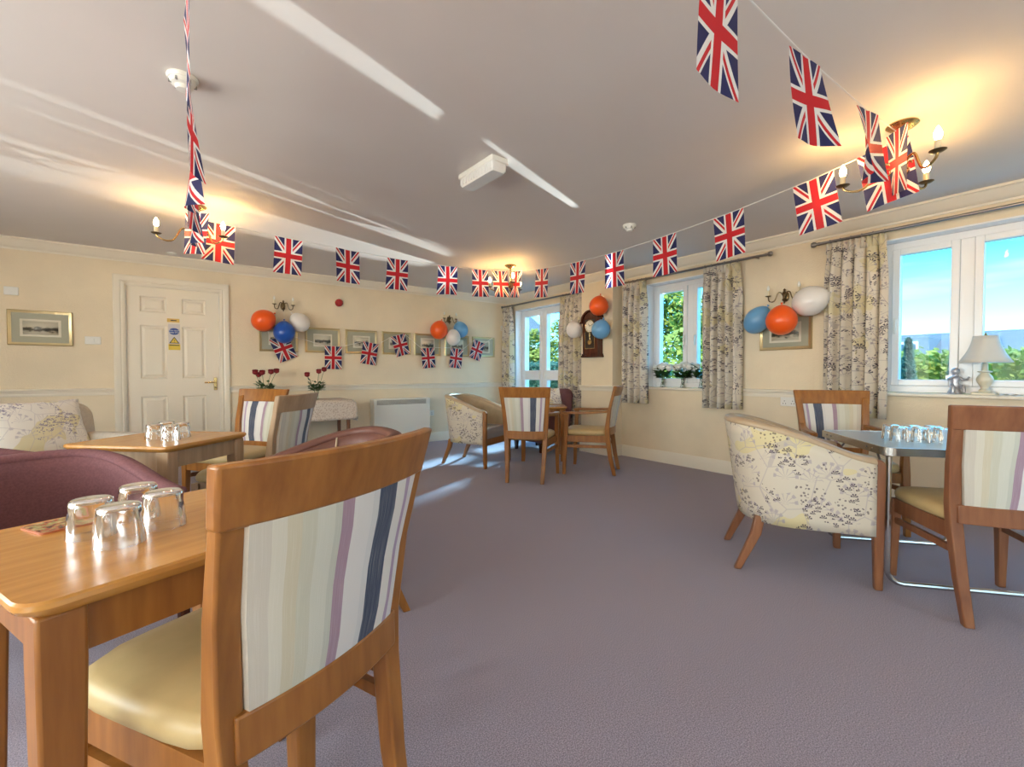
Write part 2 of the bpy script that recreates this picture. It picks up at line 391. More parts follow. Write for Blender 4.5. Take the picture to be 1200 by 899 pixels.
# mouldings: swept profile given as (out, z) along a wall run in plan; nrm = direction into the room
def run(mb, p, q, prof, nrm):
    mb.loft([[(p[0]+nrm[0]*o, p[1]+nrm[1]*o, z) for o, z in prof], [(q[0]+nrm[0]*o, q[1]+nrm[1]*o, z) for o, z in prof]])
CORN = [(0, 2.275), (.012, 2.275), (.016, 2.29), (.03, 2.295), (.045, 2.315), (.075, 2.345), (.085, 2.36), (.10, 2.362), (.10, ZC), (0, ZC)]
DADO = [(0, .838), (.008, .838), (.012, .846), (.010, .866), (.016, .874), (.018, .886), (.030, .892), (.032, .906), (.020, .914), (0, .914)]
SKIRT = [(0, 0), (.018, 0), (.018, .105), (.014, .118), (.012, .130), (.006, .140), (0, .140)]
RUNS_R = [((XW, YB), (XW, PY1), (-1, 0)), ((XW, PY1), (XP, PY1), (0, 1)), ((XP, PY1), (XP, PY0), (-1, 0)), ((XP, PY0), (XW, PY0), (0, -1)), ((XW, PY0), (XW, YF), (-1, 0))]
mb = MB(); run(mb, (XL, YB), (XW, YB), CORN, (0, -1)); struct(mb.build('trim_1', WHITE))
mb = MB()
for p, q, n in RUNS_R:
    ext = .10 if (n[0] and p[0] == XP) else 0
    if n[1]: q_, p_ = q, p; 
    run(mb, (p[0], p[1]+ext), (q[0], q[1]-ext), CORN, n)
struct(mb.build('trim_2', WHITE))
mb = MB(); run(mb, (XL, YB), (-.51, YB), DADO, (0, -1)); struct(mb.build('trim_3', WHITE))
mb = MB(); run(mb, (.54, YB), (XW, YB), DADO, (0, -1)); struct(mb.build('trim_4', WHITE))
mb = MB()
run(mb, (XW, 4.99), (XW, PY1), DADO, (-1, 0)); run(mb, (XP, PY1+.02), (XP, PY0-.02), DADO, (-1, 0)); run(mb, (XP, PY0), (XW, PY0), DADO, (0, -1))
run(mb, (XW, PY0), (XW, 3.56), DADO, (-1, 0)); struct(mb.build('trim_5', WHITE))
mb = MB(); run(mb, (XW, 2.40), (XW, 1.24), DADO, (-1, 0)); struct(mb.build('trim_6', WHITE))
mb = MB(); run(mb, (XL, YB), (-.51, YB), SKIRT, (0, -1)); run(mb, (.54, YB), (XW, YB), SKIRT, (0, -1)); struct(mb.build('baseboard_back', WHITE))
mb = MB(); run(mb, (XW, YB), (XW, 6.18), SKIRT, (-1, 0)); run(mb, (XW, 4.98), (XW, PY1), SKIRT, (-1, 0)); run(mb, (XP, PY1+.018), (XP, PY0-.018), SKIRT, (-1, 0))
run(mb, (XP, PY0), (XW, PY0), SKIRT, (0, -1)); run(mb, (XW, PY0), (XW, YF), SKIRT, (-1, 0)); struct(mb.build('baseboard_right', WHITE))

# ------------------------------------------------------------------ door
door = sempty('door_1', (0, YB, 0)); door['label'] = 'cream six-panel door with brass lever handle and safety stickers'
ARCH = [(0, 0), (.015, 0), (.022, .02), (.016, .03), (.028, .05), (.028, .085), (.02, .095), (0, .095)]
mb = MB()       # architrave: mitred sweep round three sides, profile (proud, outwards)
path = [(DX0+.005, 0, -1, 0), (DX0+.005, DZ-.005, -1, 1), (DX1-.005, DZ-.005, 1, 1), (DX1-.005, 0, 1, 0)]
mb.loft([[(px+ox*o, -.001-d, pz+oz*o) for d, o in ARCH] for px, pz, ox, oz in path])
mb.build('architrave', WHITE, door)
mb = MB(); mb.box(DX0, DX0+.014, -.001, .12, 0, DZ).box(DX1-.014, DX1, -.001, .12, 0, DZ).box(DX0, DX1, -.001, .12, DZ-.014, DZ); mb.build('door_lining', WHITE, door)
xs = [(-.404, -.290), (-.055, .085), (.312, .444)]; zs = [(.006, .22), (.812, 1.012), (1.606, 1.752), (1.926, 2.03)]
mb = MB()
for a, c in xs: mb.box(a, c, .022, .062, .006, 2.03)
for a, c in zs: mb.box(-.29, -.055, .022, .062, a, c).box(.085, .312, .022, .062, a, c)
leaf = mb.build('door_leaf', WHITE, door)
for a, c in ((-.29, -.055), (.085, .312)):
    for z0, z1 in ((.22, .812), (1.012, 1.606), (1.752, 1.926)):
        L = lambda i, yy: [(a+i, yy, z0+i), (c-i, yy, z0+i), (c-i, yy, z1-i), (a+i, yy, z1-i)]
        MB().loft([L(0, .06), L(0, .024), L(.012, .036), L(.022, .038), L(.045, .026)]).build('door_panel', WHITE, door, ang=20)
hd = MB().box(.383, .417, .012, .0215, .87, 1.02).build('handle_plate', BRASS, door, bev=.006)
MB().tube([(.40, .014, .965), (.40, -.028, .965), (.392, -.036, .965), (.29, -.036, .962)], .009, 10).build('lever', BRASS, hd)
MB().lathe([(.008, 0), (.008, .004)], 12, (.40, .011, .905), Matrix.Rotation(pi/2, 3, 'X')).build('keyhole', DARKBRASS, hd)
SIGNY = mat('yellow_label', (.75, .55, .06), .4); SIGNB = mat('blue_sign', (.012, .06, .28), .35); SIGNK = mat('black_print', (.03, .025, .02), .5)
SIGNC = mat('pale_sticker', (.66, .62, .60), .4); SIGNW = mat('white_print', (.85, .85, .85), .5); AMBER = mat('amber_plate', (.72, .48, .12), .35, .2)
def signtext(name, txt, size, loc, m, parent):
    cu = bpy.data.curves.new(name, 'FONT'); cu.body = txt; cu.size = size; cu.align_x = 'CENTER'; cu.align_y = 'CENTER'; cu.extrude = .0004; cu.space_line = .85
    t = bpy.data.objects.new('tmp', cu); COL.objects.link(t); dg = bpy.context.evaluated_depsgraph_get(); dg.update()
    me = bpy.data.meshes.new_from_object(t.evaluated_get(dg)); bpy.data.objects.remove(t); me.materials.clear(); me.materials.append(m)
    return child(name, me, parent, loc, (pi/2, 0, 0))
pl = BX(-.052, .062, .018, .0215, 1.652, 1.694).build('name_plate', AMBER, door, bev=.003)
BX(-.02, .035, .0172, .0185, 1.667, 1.679).build('print_line', SIGNK, pl)
stk = BX(-.042, .066, .0202, .0216, 1.335, 1.632).build('sticker_sheet', SIGNC, door)
MB().lathe([(.048, 0), (.048, .0015)], 28, (.012, .0195, 1.548), Matrix.Diagonal((1, 1, .8)).to_3x3() @ Matrix.Rotation(pi/2, 3, 'X')).build('blue_disc', SIGNB, stk)
signtext('sign_text', 'Fire door\nkeep shut', .024, (.012, .0174, 1.548), SIGNW, stk)
BX(-.042, .066, .0188, .0202, 1.337, 1.405).build('yellow_panel', SIGNY, stk)
mb = MB(); mb.add([(-.036, .0188, 1.412), (.06, .0188, 1.412), (.012, .0188, 1.488), (-.036, .0202, 1.412), (.06, .0202, 1.412), (.012, .0202, 1.488)], [(0, 1, 2), (5, 4, 3), (0, 3, 4, 1), (1, 4, 5, 2), (2, 5, 3, 0)]); mb.build('triangle_border', SIGNK, stk)
mb = MB(); mb.add([(-.022, .0178, 1.42), (.046, .0178, 1.42), (.012, .0178, 1.474), (-.022, .019, 1.42), (.046, .019, 1.42), (.012, .019, 1.474)], [(0, 1, 2), (5, 4, 3), (0, 3, 4, 1), (1, 4, 5, 2), (2, 5, 3, 0)]); mb.build('triangle', SIGNY, stk)
signtext('warning_mark', '!', .05, (.012, .0170, 1.436), SIGNK, stk)
BX(-.034, .058, .0178, .019, 1.386, 1.396).build('print_line', SIGNK, stk)

# ------------------------------------------------------------------ windows
def window(idx, y0, y1, z0, z1, lights, label, sill=True, rails=None, turn=0, at=None):
    wn = sempty('window_%d' % idx, at or (XW, (y0+y1)/2, z0)); wn['label'] = label; wn.rotation_euler = (0, 0, RAD(turn))
    hy = (y1-y0)/2; h = z1-z0
    MB().box(-.002, .14, -hy, -hy+.012, 0, h).box(-.002, .14, hy-.012, hy, 0, h).box(-.002, .14, -hy+.012, hy-.012, h-.012, h).build('reveal', UPVC, wn)
    fx0, fx1 = .13, .20; fw = .055
    zb = .03 if sill else .0
    mb = MB().box(fx0, fx1, -hy+.012, -hy+.012+fw, zb, h-.012).box(fx0, fx1, hy-.012-fw, hy-.012, zb, h-.012).box(fx0, fx1, -hy+.012+fw, hy-.012-fw, h-.012-fw, h-.012).box(fx0, fx1, -hy+.012+fw, hy-.012-fw, zb, zb+fw)
    inner = 2*hy-.024; lw = inner/lights
    for k in range(1, lights): yy = -hy+.012+lw*k; mb.box(fx0+.001, fx1-.001, yy-.04, yy+.04, zb+fw, h-.012-fw)
    mb.build('frame', UPVC, wn, bev=.004)
    for k in range(lights):
        a = -hy+.012+lw*k+(fw if k == 0 else .04); c = -hy+.012+lw*(k+1)-(fw if k == lights-1 else .04)
        s0, s1 = zb+fw, h-.012-fw; sw = .05
        mb = MB().box(fx0-.018, fx1-.01, a, a+sw, s0, s1).box(fx0-.018, fx1-.01, c-sw, c, s0, s1).box(fx0-.018, fx1-.01, a+sw, c-sw, s1-sw, s1).box(fx0-.018, fx1-.01, a+sw, c-sw, s0, s0+sw)
        panes = [(s0+sw, s1-sw)]
        if rails:
            r0, r1 = rails; mb.box(fx0-.018, fx1-.01, a+sw, c-sw, r0, r1); panes = [(s0+sw, r0), (r1, s1-sw)]
        sa = mb.build('sash', UPVC, wn, bev=.005)
        for p0, p1 in panes: BX(fx0+.02, fx0+.026, a+sw-.004, c-sw+.004, p0-.004, p1+.004).build('pane', PANE, sa)
        hy_ = (c-.025) if k % 2 == 0 else (a+.025)
        zh = .48*h if not rails else 1.05
        MB().box(fx0-.03, fx0-.017, hy_-.013, hy_+.013, zh-.03, zh+.03).box(fx0-.05, fx0-.03, hy_-.009, hy_+.009, zh-.10, zh+.015).build('handle', PLASTIC, sa, bev=.004)
    if sill:
        MB().box(-.035, .14, -hy-.03, hy+.03, 0, .028).build('sill', WHITE, wn, bev=.010, seg=3)
    return wn
window(1, *OPEN[0][:2], OPEN[0][2], OPEN[0][3], 2, 'white glazed garden doors between long floral curtains in far corner', sill=False, rails=(.93, 1.09))
window(2, *OPEN[1][:2], OPEN[1][2], OPEN[1][3], 2, 'white two-light window with green tree behind and flowers on sill')
window(3, *OPEN[2][:2], OPEN[2][2], OPEN[2][3], 3, 'wide white window with blue sky and table lamp on sill')

window(4, *FILLW_LEFT[0], LZ0, LZ1, 4, 'wide white window added for fill light in the left wall, nearer the camera', turn=180, at=(XL, sum(FILLW_LEFT[0])/2, LZ0))  # this and the next two windows are invented to let fill light in
window(5, *FILLW_LEFT[1], LZ0, LZ1, 4, 'wide white window added for fill light in the left wall, nearer the sofa', turn=180, at=(XL, sum(FILLW_LEFT[1])/2, LZ0))
window(6, *FILLW_REAR, LZ0, LZ1, 3, 'wide white window added for fill light in the wall behind the camera', turn=-90, at=(sum(FILLW_REAR)/2, YF, LZ0))

# ------------------------------------------------------------------ curtains and rods
def rod(y0, y1, label, rings, z=2.218):
    x = XW-.085
    t = thing('curtain_rod', label, 'curtain rod', (x, (y0+y1)/2, z), 0, 'curtain rods')
    h = (y1-y0)/2
    MB().tube([(0, -h, 0), (0, h, 0)], .0125, 12).build('pole', STEELROD, t)
    for sg in (-1, 1):
        if y0+0 < -.5 and sg < 0: pass
        MB().lathe([(.0, 0), (.014, .0), (.014, .012), (.011, .02), (.022, .032), (.026, .047), (.021, .062), (.0, .07)], 14, (0, sg*h, 0), Matrix.Rotation(-sg*pi/2, 3, 'X')).build('finial', STEELROD, t)
        MB().tube([(.085, sg*(h-.1), 0), (.0, sg*(h-.1), 0)], .009, 8).build('bracket', STEELROD, t)
    for yy in rings:
        MB().tube([(.019*cos(a), yy-(y0+y1)/2, -.004+.019*sin(a)) for a in [k*pi/5 for k in range(10)]], .003, 5, True).build('ring', STEELROD, t)
    return t
def curtain(y0, y1, zb, label, folds, seed, taper=.0):
    rnd = random.Random(seed); ph = rnd.random()*6; x = XW-.085; zt = 2.195
    t = thing('curtain', label, 'curtain', (x, (y0+y1)/2, zb), 0, 'floral curtains')
    hw = (y1-y0)/2; hh = zt-zb
    def fn(u, v):
        up = v; amp = .040*(1-.55*sm((up-.8)/.2))
        th = u*folds*2*pi
        wv = sin(th+ph+.5*sin(3*v+ph))+.35*sin(2.1*th+1.7+ph)
        k = 1-.10*sm((up-.75)/.25)+taper*(1-up)
        yy = (u-.5)*2*hw*k+.010*cos(th*1.0+ph)
        return (amp*wv*(1+.25*(1-up)), yy, v*hh)
    MB().grid(fn, folds*12, 16).build('drape', CURTAIN, t, solid=.004, ang=80)
    def hd_(u, v):
        th = u*folds*4*pi; return (.014*sin(th)-.016, (u-.5)*2*hw*.9, hh-.085+v*.09)
    MB().grid(hd_, folds*14, 2).build('pleated_heading', CURTAIN, t, solid=.004, ang=80)
    return t
rg = lambda a, c, n: [a+(c-a)*k/(n-1) for k in range(n)]
rod(4.50, 6.40, 'dark metal curtain rod over glazed garden doors in the corner', rg(4.55, 4.9, 6)+rg(6.15, 6.36, 4))
rod(2.06, 3.74, 'dark metal curtain rod over the middle two-light window', rg(2.32, 2.68, 6)+rg(3.44, 3.7, 5))
rod(-.80, 1.60, 'dark metal curtain rod over the wide right-hand window', rg(1.14, 1.52, 6))
curtain(6.13, 6.41, .03, 'long narrow floral curtain in the corner beside the picture wall', 4, 1)
curtain(4.46, 4.97, .03, 'long floral curtain just left of the wall clock', 5, 2)
curtain(3.43, 3.80, .70, 'short floral curtain right of the clock pier, left of middle window', 4, 3)
curtain(2.285, 2.71, .70, 'short floral curtain on the right side of the middle window', 5, 4)
curtain(1.11, 1.565, .70, 'short floral curtain beside the white balloon, left of wide window', 5, 5)

# ------------------------------------------------------------------ chairs
def post_sections(sx_): return [(sx_*.172, -.285, 0, .036, .036), (sx_*.180, -.245, .18, .042, .044), (sx_*.190, -.215, .40, .046, .05), (sx_*.196, -.212, .50, .046, .046), (sx_*.208, -.235, .68, .046, .036), (sx_*.222, -.278, .86, .046, .028), (sx_*.2255, -.286, .885, .046, .026)]
def backy(z): 
    pts = [(.40, -.215), (.50, -.212), (.68, -.235), (.86, -.278), (.94, -.300)]
    for (z0, y0), (z1, y1) in zip(pts, pts[1:]):
        if z <= z1: return y0+(y1-y0)*(z-z0)/(z1-z0)
    return -.30
def bow(x, hw): return -.042*(1-(x/hw)**2)
def make_chair(name, label, loc, face, arms=False, W=None, seatmat=None, group='striped-back wooden chairs'):
    W = W or OAK; seatmat = seatmat or CREAM_SEAT
    t = thing(name, label, 'chair' if not arms else 'armchair', (*loc, 0), RAD(face-90), group)
    def board(z0, z1, hw0, hw1, th, yo=0, nu=14, nv=3):
        def fn(u, v, sd):
            z = z0+(z1-z0)*v; hw = hw0+(hw1-hw0)*v; x = (u-.5)*2*hw
            return (x, backy(z)+bow(x, .25)+yo+(th/2 if sd else -th/2)*1.0, z)
        return MB().slab(lambda u, v, sd: fn(u, v, 1-sd), nu, nv, th)
    for s_ in (-1, 1): MB().rectpath(post_sections(s_)).build('rear_leg', W, t, bev=.005)
    board(.832, .938, .245, .256, .030, .002).build('top_rail', W, t, bev=.006)
    board(.425, .505, .192, .192, .028, 0).build('lower_rail', W, t, bev=.004)
    pm = MB()
    def pf(u, v, sd):
        z = .505+.330*v; hw = .172+.030*v; x = (u-.5)*2*hw
        puff = .012*(min(1, 8*u*(1-u))*min(1, 8*v*(1-v)))
        return (x, backy(z)+bow(x, .25)+((.012+puff) if sd == 0 else -(.012+puff*.5)), z)
    pm.slab(pf, 16, 6, 0).build('back_panel', STRIPE, t, ang=60)
    # seat
    fw = .25 if not arms else .262
    def seatloop(sc, z, dz=0):
        out = []
        for k in range(32):
            a = 2*pi*k/32; cx, cy = cos(a), sin(a)
            q = (abs(cx)**5+abs(cy)**5)**(-1/5); x, y_ = cx*q, cy*q
            wd = .205+(fw-.205)*(y_+1)/2
            out.append((x*wd*sc, .02+y_*.235*(sc*.5+.5 if sc < 1 else sc), z))
        return out
    MB().loft([seatloop(.93, .412), seatloop(1.0, .425), seatloop(1.015, .445), seatloop(.985, .463), seatloop(.90, .474), seatloop(.6, .480), seatloop(.2, .481)]).build('seat', seatmat, t, ang=60)
    fx = .222 if not arms else .262
    fy = .215
    MB().box(-fx, fx, fy-.012, fy+.012, .345, .41).build('front_rail', W, t, bev=.003)
    for s_ in (-1, 1):
        MB().loft([[(s_*.19-.012, -.21, z0), (s_*.19+.012, -.21, z0), (s_*fx+.012, fy, z0), (s_*fx-.012, fy, z0)] for z0 in (.345, .415)]).build('side_rail', W, t)
        MB().loft([[(s_*.183-.009, -.235, z0), (s_*.183+.009, -.235, z0), (s_*fx+.009, fy, z0), (s_*fx-.009, fy, z0)] for z0 in (.285, .315)]).build('stretcher', W, t)
        if arms:
            MB().rectpath([(s_*(fx+.012), fy+.014, 0, .032, .034), (s_*fx, fy, .40, .046, .046), (s_*fx, fy-.008, .56, .036, .040), (s_*(fx+.004), fy-.012, .645, .034, .05)]).build('front_leg', W, t, bev=.004)
            pth = [(.205, -.232, .672, .034), (.232, -.12, .664, .042), (.262, .03, .655, .05), (.27, .16, .655, .052), (.266, .245, .648, .044)]
            MB().loft([[(s_*x-w_/2, y_, z-.013), (s_*x+w_/2, y_, z-.013), (s_*x+w_/2, y_, z+.013), (s_*x-w_/2, y_, z+.013)] for x, y_, z, w_ in pth]).build('arm', W, t, bev=.006)
        else:
            MB().rectpath([(s_*(fx+.004), fy+.004, 0, .030, .030), (s_*fx, fy, .30, .042, .042), (s_*fx, fy, .412, .046, .046)]).build('front_leg', W, t, bev=.004)
    return t
make_chair('dining_chair', 'large nearby oak chair with striped back and cream seat, closest to camera', (.135, 1.155), 117)
make_chair('dining_chair', 'oak chair with yellowish seat beyond the left table, facing camera', (.37, 4.13), 216)
make_chair('dining_chair', 'greyish wooden chair with blue-white striped back in front of lace-covered table', (.41, 3.335), 142, W=GREYOAK)
make_chair('dining_chair', 'reddish wooden chair seen from behind at the right edge of photo', (3.00, .385), 36, W=CHERRY)
make_chair('dining_armchair', 'oak armchair with its striped back to camera at centre table', (2.93, 3.62), 42, arms=True)
make_chair('dining_armchair', 'oak armchair seen in profile beside the clock pier', (3.665, 3.46), 123, arms=True)
make_chair('dining_armchair', 'oak armchair facing camera under the white balloon by folding table', (3.86, 1.16), 216, arms=True)

# tub chairs ------------------------------------------------------
def make_tub(name, label, loc, face, mo, mi, mrim, mseat, wm, group='tub armchairs', piping=None, hb=.80, hf=.63, posts=True, wscale=1.0):
    t = thing(name, label, 'tub chair', (*loc, 0), RAD(face-90), group)
    def plan(s):       # s 0..1 from left front round the back to right front -> x,y
        a = s*2-1; sg = -1 if a < 0 else 1; a = abs(a)        # a=1 front, 0 back centre
        if a > .5: k = (a-.5)/.5; return (sg*(.275+.012*k)*wscale, -.02+.275*k)
        th = (a/.5)*pi/2
        return (sg*.275*wscale*(sin(th)**.8), -.02-.265*(max(0, cos(th))**.8))
    def nrm(s):
        p, q = plan(max(0, s-.01)), plan(min(1, s+.01)); dx, dy = q[0]-p[0], q[1]-p[1]; l = sqrt(dx*dx+dy*dy)
        return (dy/l*-1, dx/l) if False else (dy/l, -dx/l)
    def top(s):
        y_ = plan(s)[1]; return hf+(hb-hf)*sm((.27-y_)/.56)**.9
    def pt(s, z, off):
        x, y_ = plan(s); nx, ny = nrm(s)
        # orient normal outwards
        if nx*x+ny*(y_+.0) < 0: nx, ny = -nx, -ny
        lean = max(0, (z-.27)/.53); back = sm((.1-y_)/.35)
        return (x+nx*off, y_+ny*off-.075*lean*back, z)
    NU = 40
    MB().grid(lambda u, v: pt(u, .27+(top(u)-.27)*v, .022), NU, 8).build('outer_shell', mo, t, ang=70, solid=.008)
    MB().grid(lambda u, v: pt(u, .30+(top(u)-.30)*v, -.035), NU, 8).build('inner_back', mi, t, ang=70, solid=.008)
    # rolled rim
    P = []; n = 10
    for i in range(NU+1):
        u = i/NU; a = Vector(pt(u, top(u), .030)); c = Vector(pt(u, top(u), -.043)); mid = (a+c)/2; h = (a-c)/2
        P.append([tuple(mid+h*cos(2*pi*k/n)+Vector((0, 0, .024*sin(2*pi*k/n)+.002))) for k in range(n)])
    MB().loft(P).build('rolled_rim', mrim, t, ang=60)
    if piping:
        for u in (.30, .70):
            MB().tube([pt(u, .34+(top(u)-.34)*k/6, -.041) for k in range(7)], .0045, 6).build('piping', piping, t)
    # seat
    def sl(sc, z):
        L_ = []
        for k in range(28):
            s_ = k/27; x, y_ = plan(s_); L_.append((x*.83*sc, (y_*.86+.02)*sc if y_ < .2 else (y_*1.02)*sc, z))
        return L_
    MB().loft([sl(.98, .30), sl(1, .33), sl(1, .42), sl(.95, .445), sl(.7, .455)]).build('seat', mseat, t, ang=50)
    BX(-.245, .245, .235, .262, .25, .325).build('front_rail', wm if posts else mo, t, bev=.004)
    for s_ in (-1, 1):
        x = .287*wscale
        zt = hf+.004 if posts else .30
        MB().rectpath([(s_*(x-.004), .275, 0, .034, .036), (s_*x, .27, .27, .045, .045)]+([(s_*x, .27, zt-.01, .04, .05), (s_*x, .262, zt+.012, .03, .035)] if posts else [(s_*x, .262, .31, .05, .05)])).build('front_leg', wm, t, bev=.008)
        MB().rectpath([(s_*.225, -.345, 0, .034, .034), (s_*.222, -.30, .10, .038, .042), (s_*.215, -.255, .20, .042, .05), (s_*.212, -.235, .30, .044, .05)]).build('rear_leg', wm, t, bev=.005)
    return t
make_tub('tub_chair', 'cream floral tub chair with tan rim nearest the folding table', (2.85, 1.075), -55.5, FLORAL, TAN, TAN, GREYVINYL, CHERRY)
make_tub('tub_chair', 'cream floral tub chair with tan rim at the centre table', (2.905, 4.57), -64, FLORAL, TAN, TAN, GREYVINYL, OAK)
make_tub('tub_chair', 'plum tub chair behind the near table with glasses', (-.39, 2.42), -61, PURPLE, PURPLE, PURPLE, PURPLE, DARKWOOD, hb=.71, hf=.57, posts=False, wscale=1.12)
make_tub('tub_chair', 'brown plum tub chair with pale piping just behind the nearest striped chair', (.49, 2.14), 178, PLUM2, PLUM2, PLUM2, PLUM2, OAK, piping=TAN, hb=.775, hf=.62)
make_tub('tub_chair', 'plum-rimmed tub chair mostly hidden behind the near plum one, below the cushion', (-.73, 3.16), -8, FLORAL, PURPLE, PURPLE, PURPLE, OAK, hb=.71, hf=.60)

# ------------------------------------------------------------------ wooden tables
def make_table(name, label, loc, rot, size=(.56, .56), z=.72, W=None, top=None, cat='table', leg=.064, group='square wooden tables', open_side=False):
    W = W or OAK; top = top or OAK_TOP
    t = thing(name, label, cat, (*loc, 0), RAD(rot), group)
    hx, hy = size[0]/2, size[1]/2
    L = lambda i, zz: [(x, y_, zz) for x, y_ in rrect(hx-i, hy-i, .045)]
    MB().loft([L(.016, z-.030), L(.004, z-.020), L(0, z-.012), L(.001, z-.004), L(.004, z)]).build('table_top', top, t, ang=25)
    i = .038; th = .02
    mb = MB()
    mb.box(-hx+i, hx-i, -hy+i, -hy+i+th, z-.115, z-.030).build('apron', W, t)
    MB().box(-hx+i, hx-i, hy-i-th, hy-i, z-.115, z-.030).build('apron', W, t)
    if not open_side: MB().box(-hx+i, -hx+i+th, -hy+i+th, hy-i-th, z-.115, z-.030).build('apron', W, t)
    MB().box(hx-i-th, hx-i, -hy+i+th, hy-i-th, z-.115, z-.030).build('apron', W, t)
    for a in (-1, 1):
        for c in (-1, 1):
            x, y_ = a*(hx-.022-leg/2), c*(hy-.022-leg/2)
            MB().rectpath([(x+a*.004, y_+c*.004, 0, leg*.72, leg*.72), (x, y_, z-.12, leg, leg), (x, y_, z-.030, leg, leg)]).build('leg', W, t, bev=.006)
    return t
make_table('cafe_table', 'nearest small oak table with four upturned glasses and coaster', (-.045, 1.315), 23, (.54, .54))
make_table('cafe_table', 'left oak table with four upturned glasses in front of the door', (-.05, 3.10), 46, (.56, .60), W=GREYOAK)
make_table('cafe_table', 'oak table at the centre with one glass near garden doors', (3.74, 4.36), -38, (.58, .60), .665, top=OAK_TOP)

# ------------------------------------------------------------------ folding table
ft = thing('folding_table', 'folding table with grey laminate top and bent tubular metal legs', 'table', (3.34, .64, 0), RAD(-50))
LAM = mat('grey_blue_laminate', (.38, .52, .60), .32, coat=.3); hx, hy = .37, .375
L = lambda i, zz: [(x, y_, zz) for x, y_ in rrect(hx-i, hy-i, .05)]
MB().loft([L(.006, .690), L(.006, .7005)]).build('table_top', LAM, ft)
rim = MB(); ou = rrect(hx, hy, .055); inn = rrect(hx-.007, hy-.007, .048)
rim.loft([[(x, y_, .662) for x, y_ in ou], [(x, y_, .7) for x, y_ in ou], [(x, y_, .702) for x, y_ in inn], [(x, y_, .664) for x, y_ in inn]], closed=True)
rim.build('metal_edge', CHROME, ft)
for s_ in (-1, 1):
    yy = s_*.335
    c = .07; pts = [(-.33, yy, .675), (-.33, yy, c)]+[(-.33+c-c*cos(a), yy, c-c*sin(a)+.0135) for a in (pi/8, pi/4, 3*pi/8, pi/2)]
    pts = pts+[(-x, y_, z) for x, y_, z in pts[::-1]]
    MB().tube(pts, .0125, 10).build('leg_frame', CHROME, ft)
    for q in (-1, 1):
        MB().tube([(q*.33, yy*.99, .50), (q*.30, yy*.45, .675)], .006, 6).build('brace', STEELROD, ft)
        BX(q*.33-.022, q*.33+.022, yy-.018, yy+.018, .655, .689).build('corner_bracket', CHROME, ft, bev=.003)
        for k in (-.07, .07): MB().lathe([(0, 0), (.005, 0), (.005, .002), (0, .003)], 8, (q*.371, yy-s_*.1+k*.4, .682), Matrix.Rotation(q*pi/2, 3, 'Y')).build('rivet', STEELROD, ft)

# ------------------------------------------------------------------ glasses
def tumbler_mesh(r0, r1, h):
    n = 24; prof = []
    mb = MB(); loops = []
    def ringl(r, z, dim=0): return [((r+dim*(.5+.5*cos(6*2*pi*k/n+z*160)))*cos(2*pi*k/n), (r+dim*(.5+.5*cos(6*2*pi*k/n+z*160)))*sin(2*pi*k/n), z) for k in range(n)]
    t = .0024
    outer = [(r0, 0)]+[(r0+(r1-r0)*q, h*q) for q in (.12, .25, .4, .55, .7, .85)]+[(r1-.001, h*.96), (r1-.005, h)]
    inner = [(r1-.008, h-.008)]+[(r0+(r1-r0)*q-t, h*q) for q in (.8, .6, .4, .2)]+[(r0-t, 0)]
    loops = [ringl(.001, h)]+[ringl(r, z, -.0022 if .02*1 < z < h*.9 else 0) for r, z in outer[::-1]]+[ringl(r, z) for r, z in inner[::-1]]+[ringl(.001, h-.008)]
    mb.loft(loops); return mb.mesh('upturned_glass', GLASS, 50)
TM = tumbler_mesh(.043, .0375, .080)
def glass(loc, label, group, rz):
    o = bpy.data.objects.new('drinking_glass', TM); COL.objects.link(o); o.location = loc; o.rotation_euler = (0, 0, rz); return tag(o, label, 'glass', group)
for i, (p, d) in enumerate([((-.093, 1.222), 'front one of the four on the nearest table'), ((-.146, 1.318), 'left one on the nearest table, beside the coaster'), ((-.022, 1.305), 'right one of the four on the nearest table'), ((-.072, 1.415), 'rear one of the four on the nearest table')]):
    glass((*p, .7205), 'upturned dimpled tumbler, '+d, 'glasses on the nearest table', i*.7)
for i, (p, d) in enumerate([((-.085, 3.06), 'leftmost one'), ((-.015, 2.965), 'front one'), ((.03, 3.07), 'rightmost one'), ((-.035, 3.19), 'rear one')]):
    glass((*p, .7205), 'upturned tumbler, %s of four on the table before the door' % d, 'glasses on the left table', i*.9)
for r_ in range(2):
    for k in range(3):
        p = (3.145+.052*k+.082*r_, .70-.078*k+.055*r_)
        glass((*p, .7025), 'upturned glass in the %s row on folding table, %s' % (('front', 'back')[r_], ('nearest the window-side corner', 'middle of the row', 'beside the reddish chair')[k]), 'glasses on the folding table', k+r_*.4)
# coaster
m, nt, b = base('coaster_print')
c = ramp(nt, noise(nt, 60, 4), [(.35, (.10, .05, .03)), (.45, (.40, .10, .05)), (.55, (.25, .28, .10)), (.65, (.55, .30, .15)), (.8, (.7, .55, .3))]); nt.links.new(c, b.inputs['Base Color']); b.inputs['Roughness'].default_value = .25
ct = thing('coaster', 'printed square coaster with reddish edge on the nearest table', 'coaster', (-.215, 1.45, .7203), RAD(30))
MB().loft([[(x, y_, z) for x, y_ in rrect(.05, .05, .012)] for z in (0, .004)]).build('board', RED if False else mat('terracotta_edge', (.45, .14, .06), .4), ct)
MB().loft([[(x, y_, z) for x, y_ in rrect(.046, .046, .010)] for z in (.004, .0045)]).build('printed_face', m, ct)
tag(child('drinking_glass', tumbler_mesh(.030, .034, .12).copy(), None, (3.62, 4.30, .7855), (pi, 0, 0)), 'single clear glass standing on the centre table', 'glass')

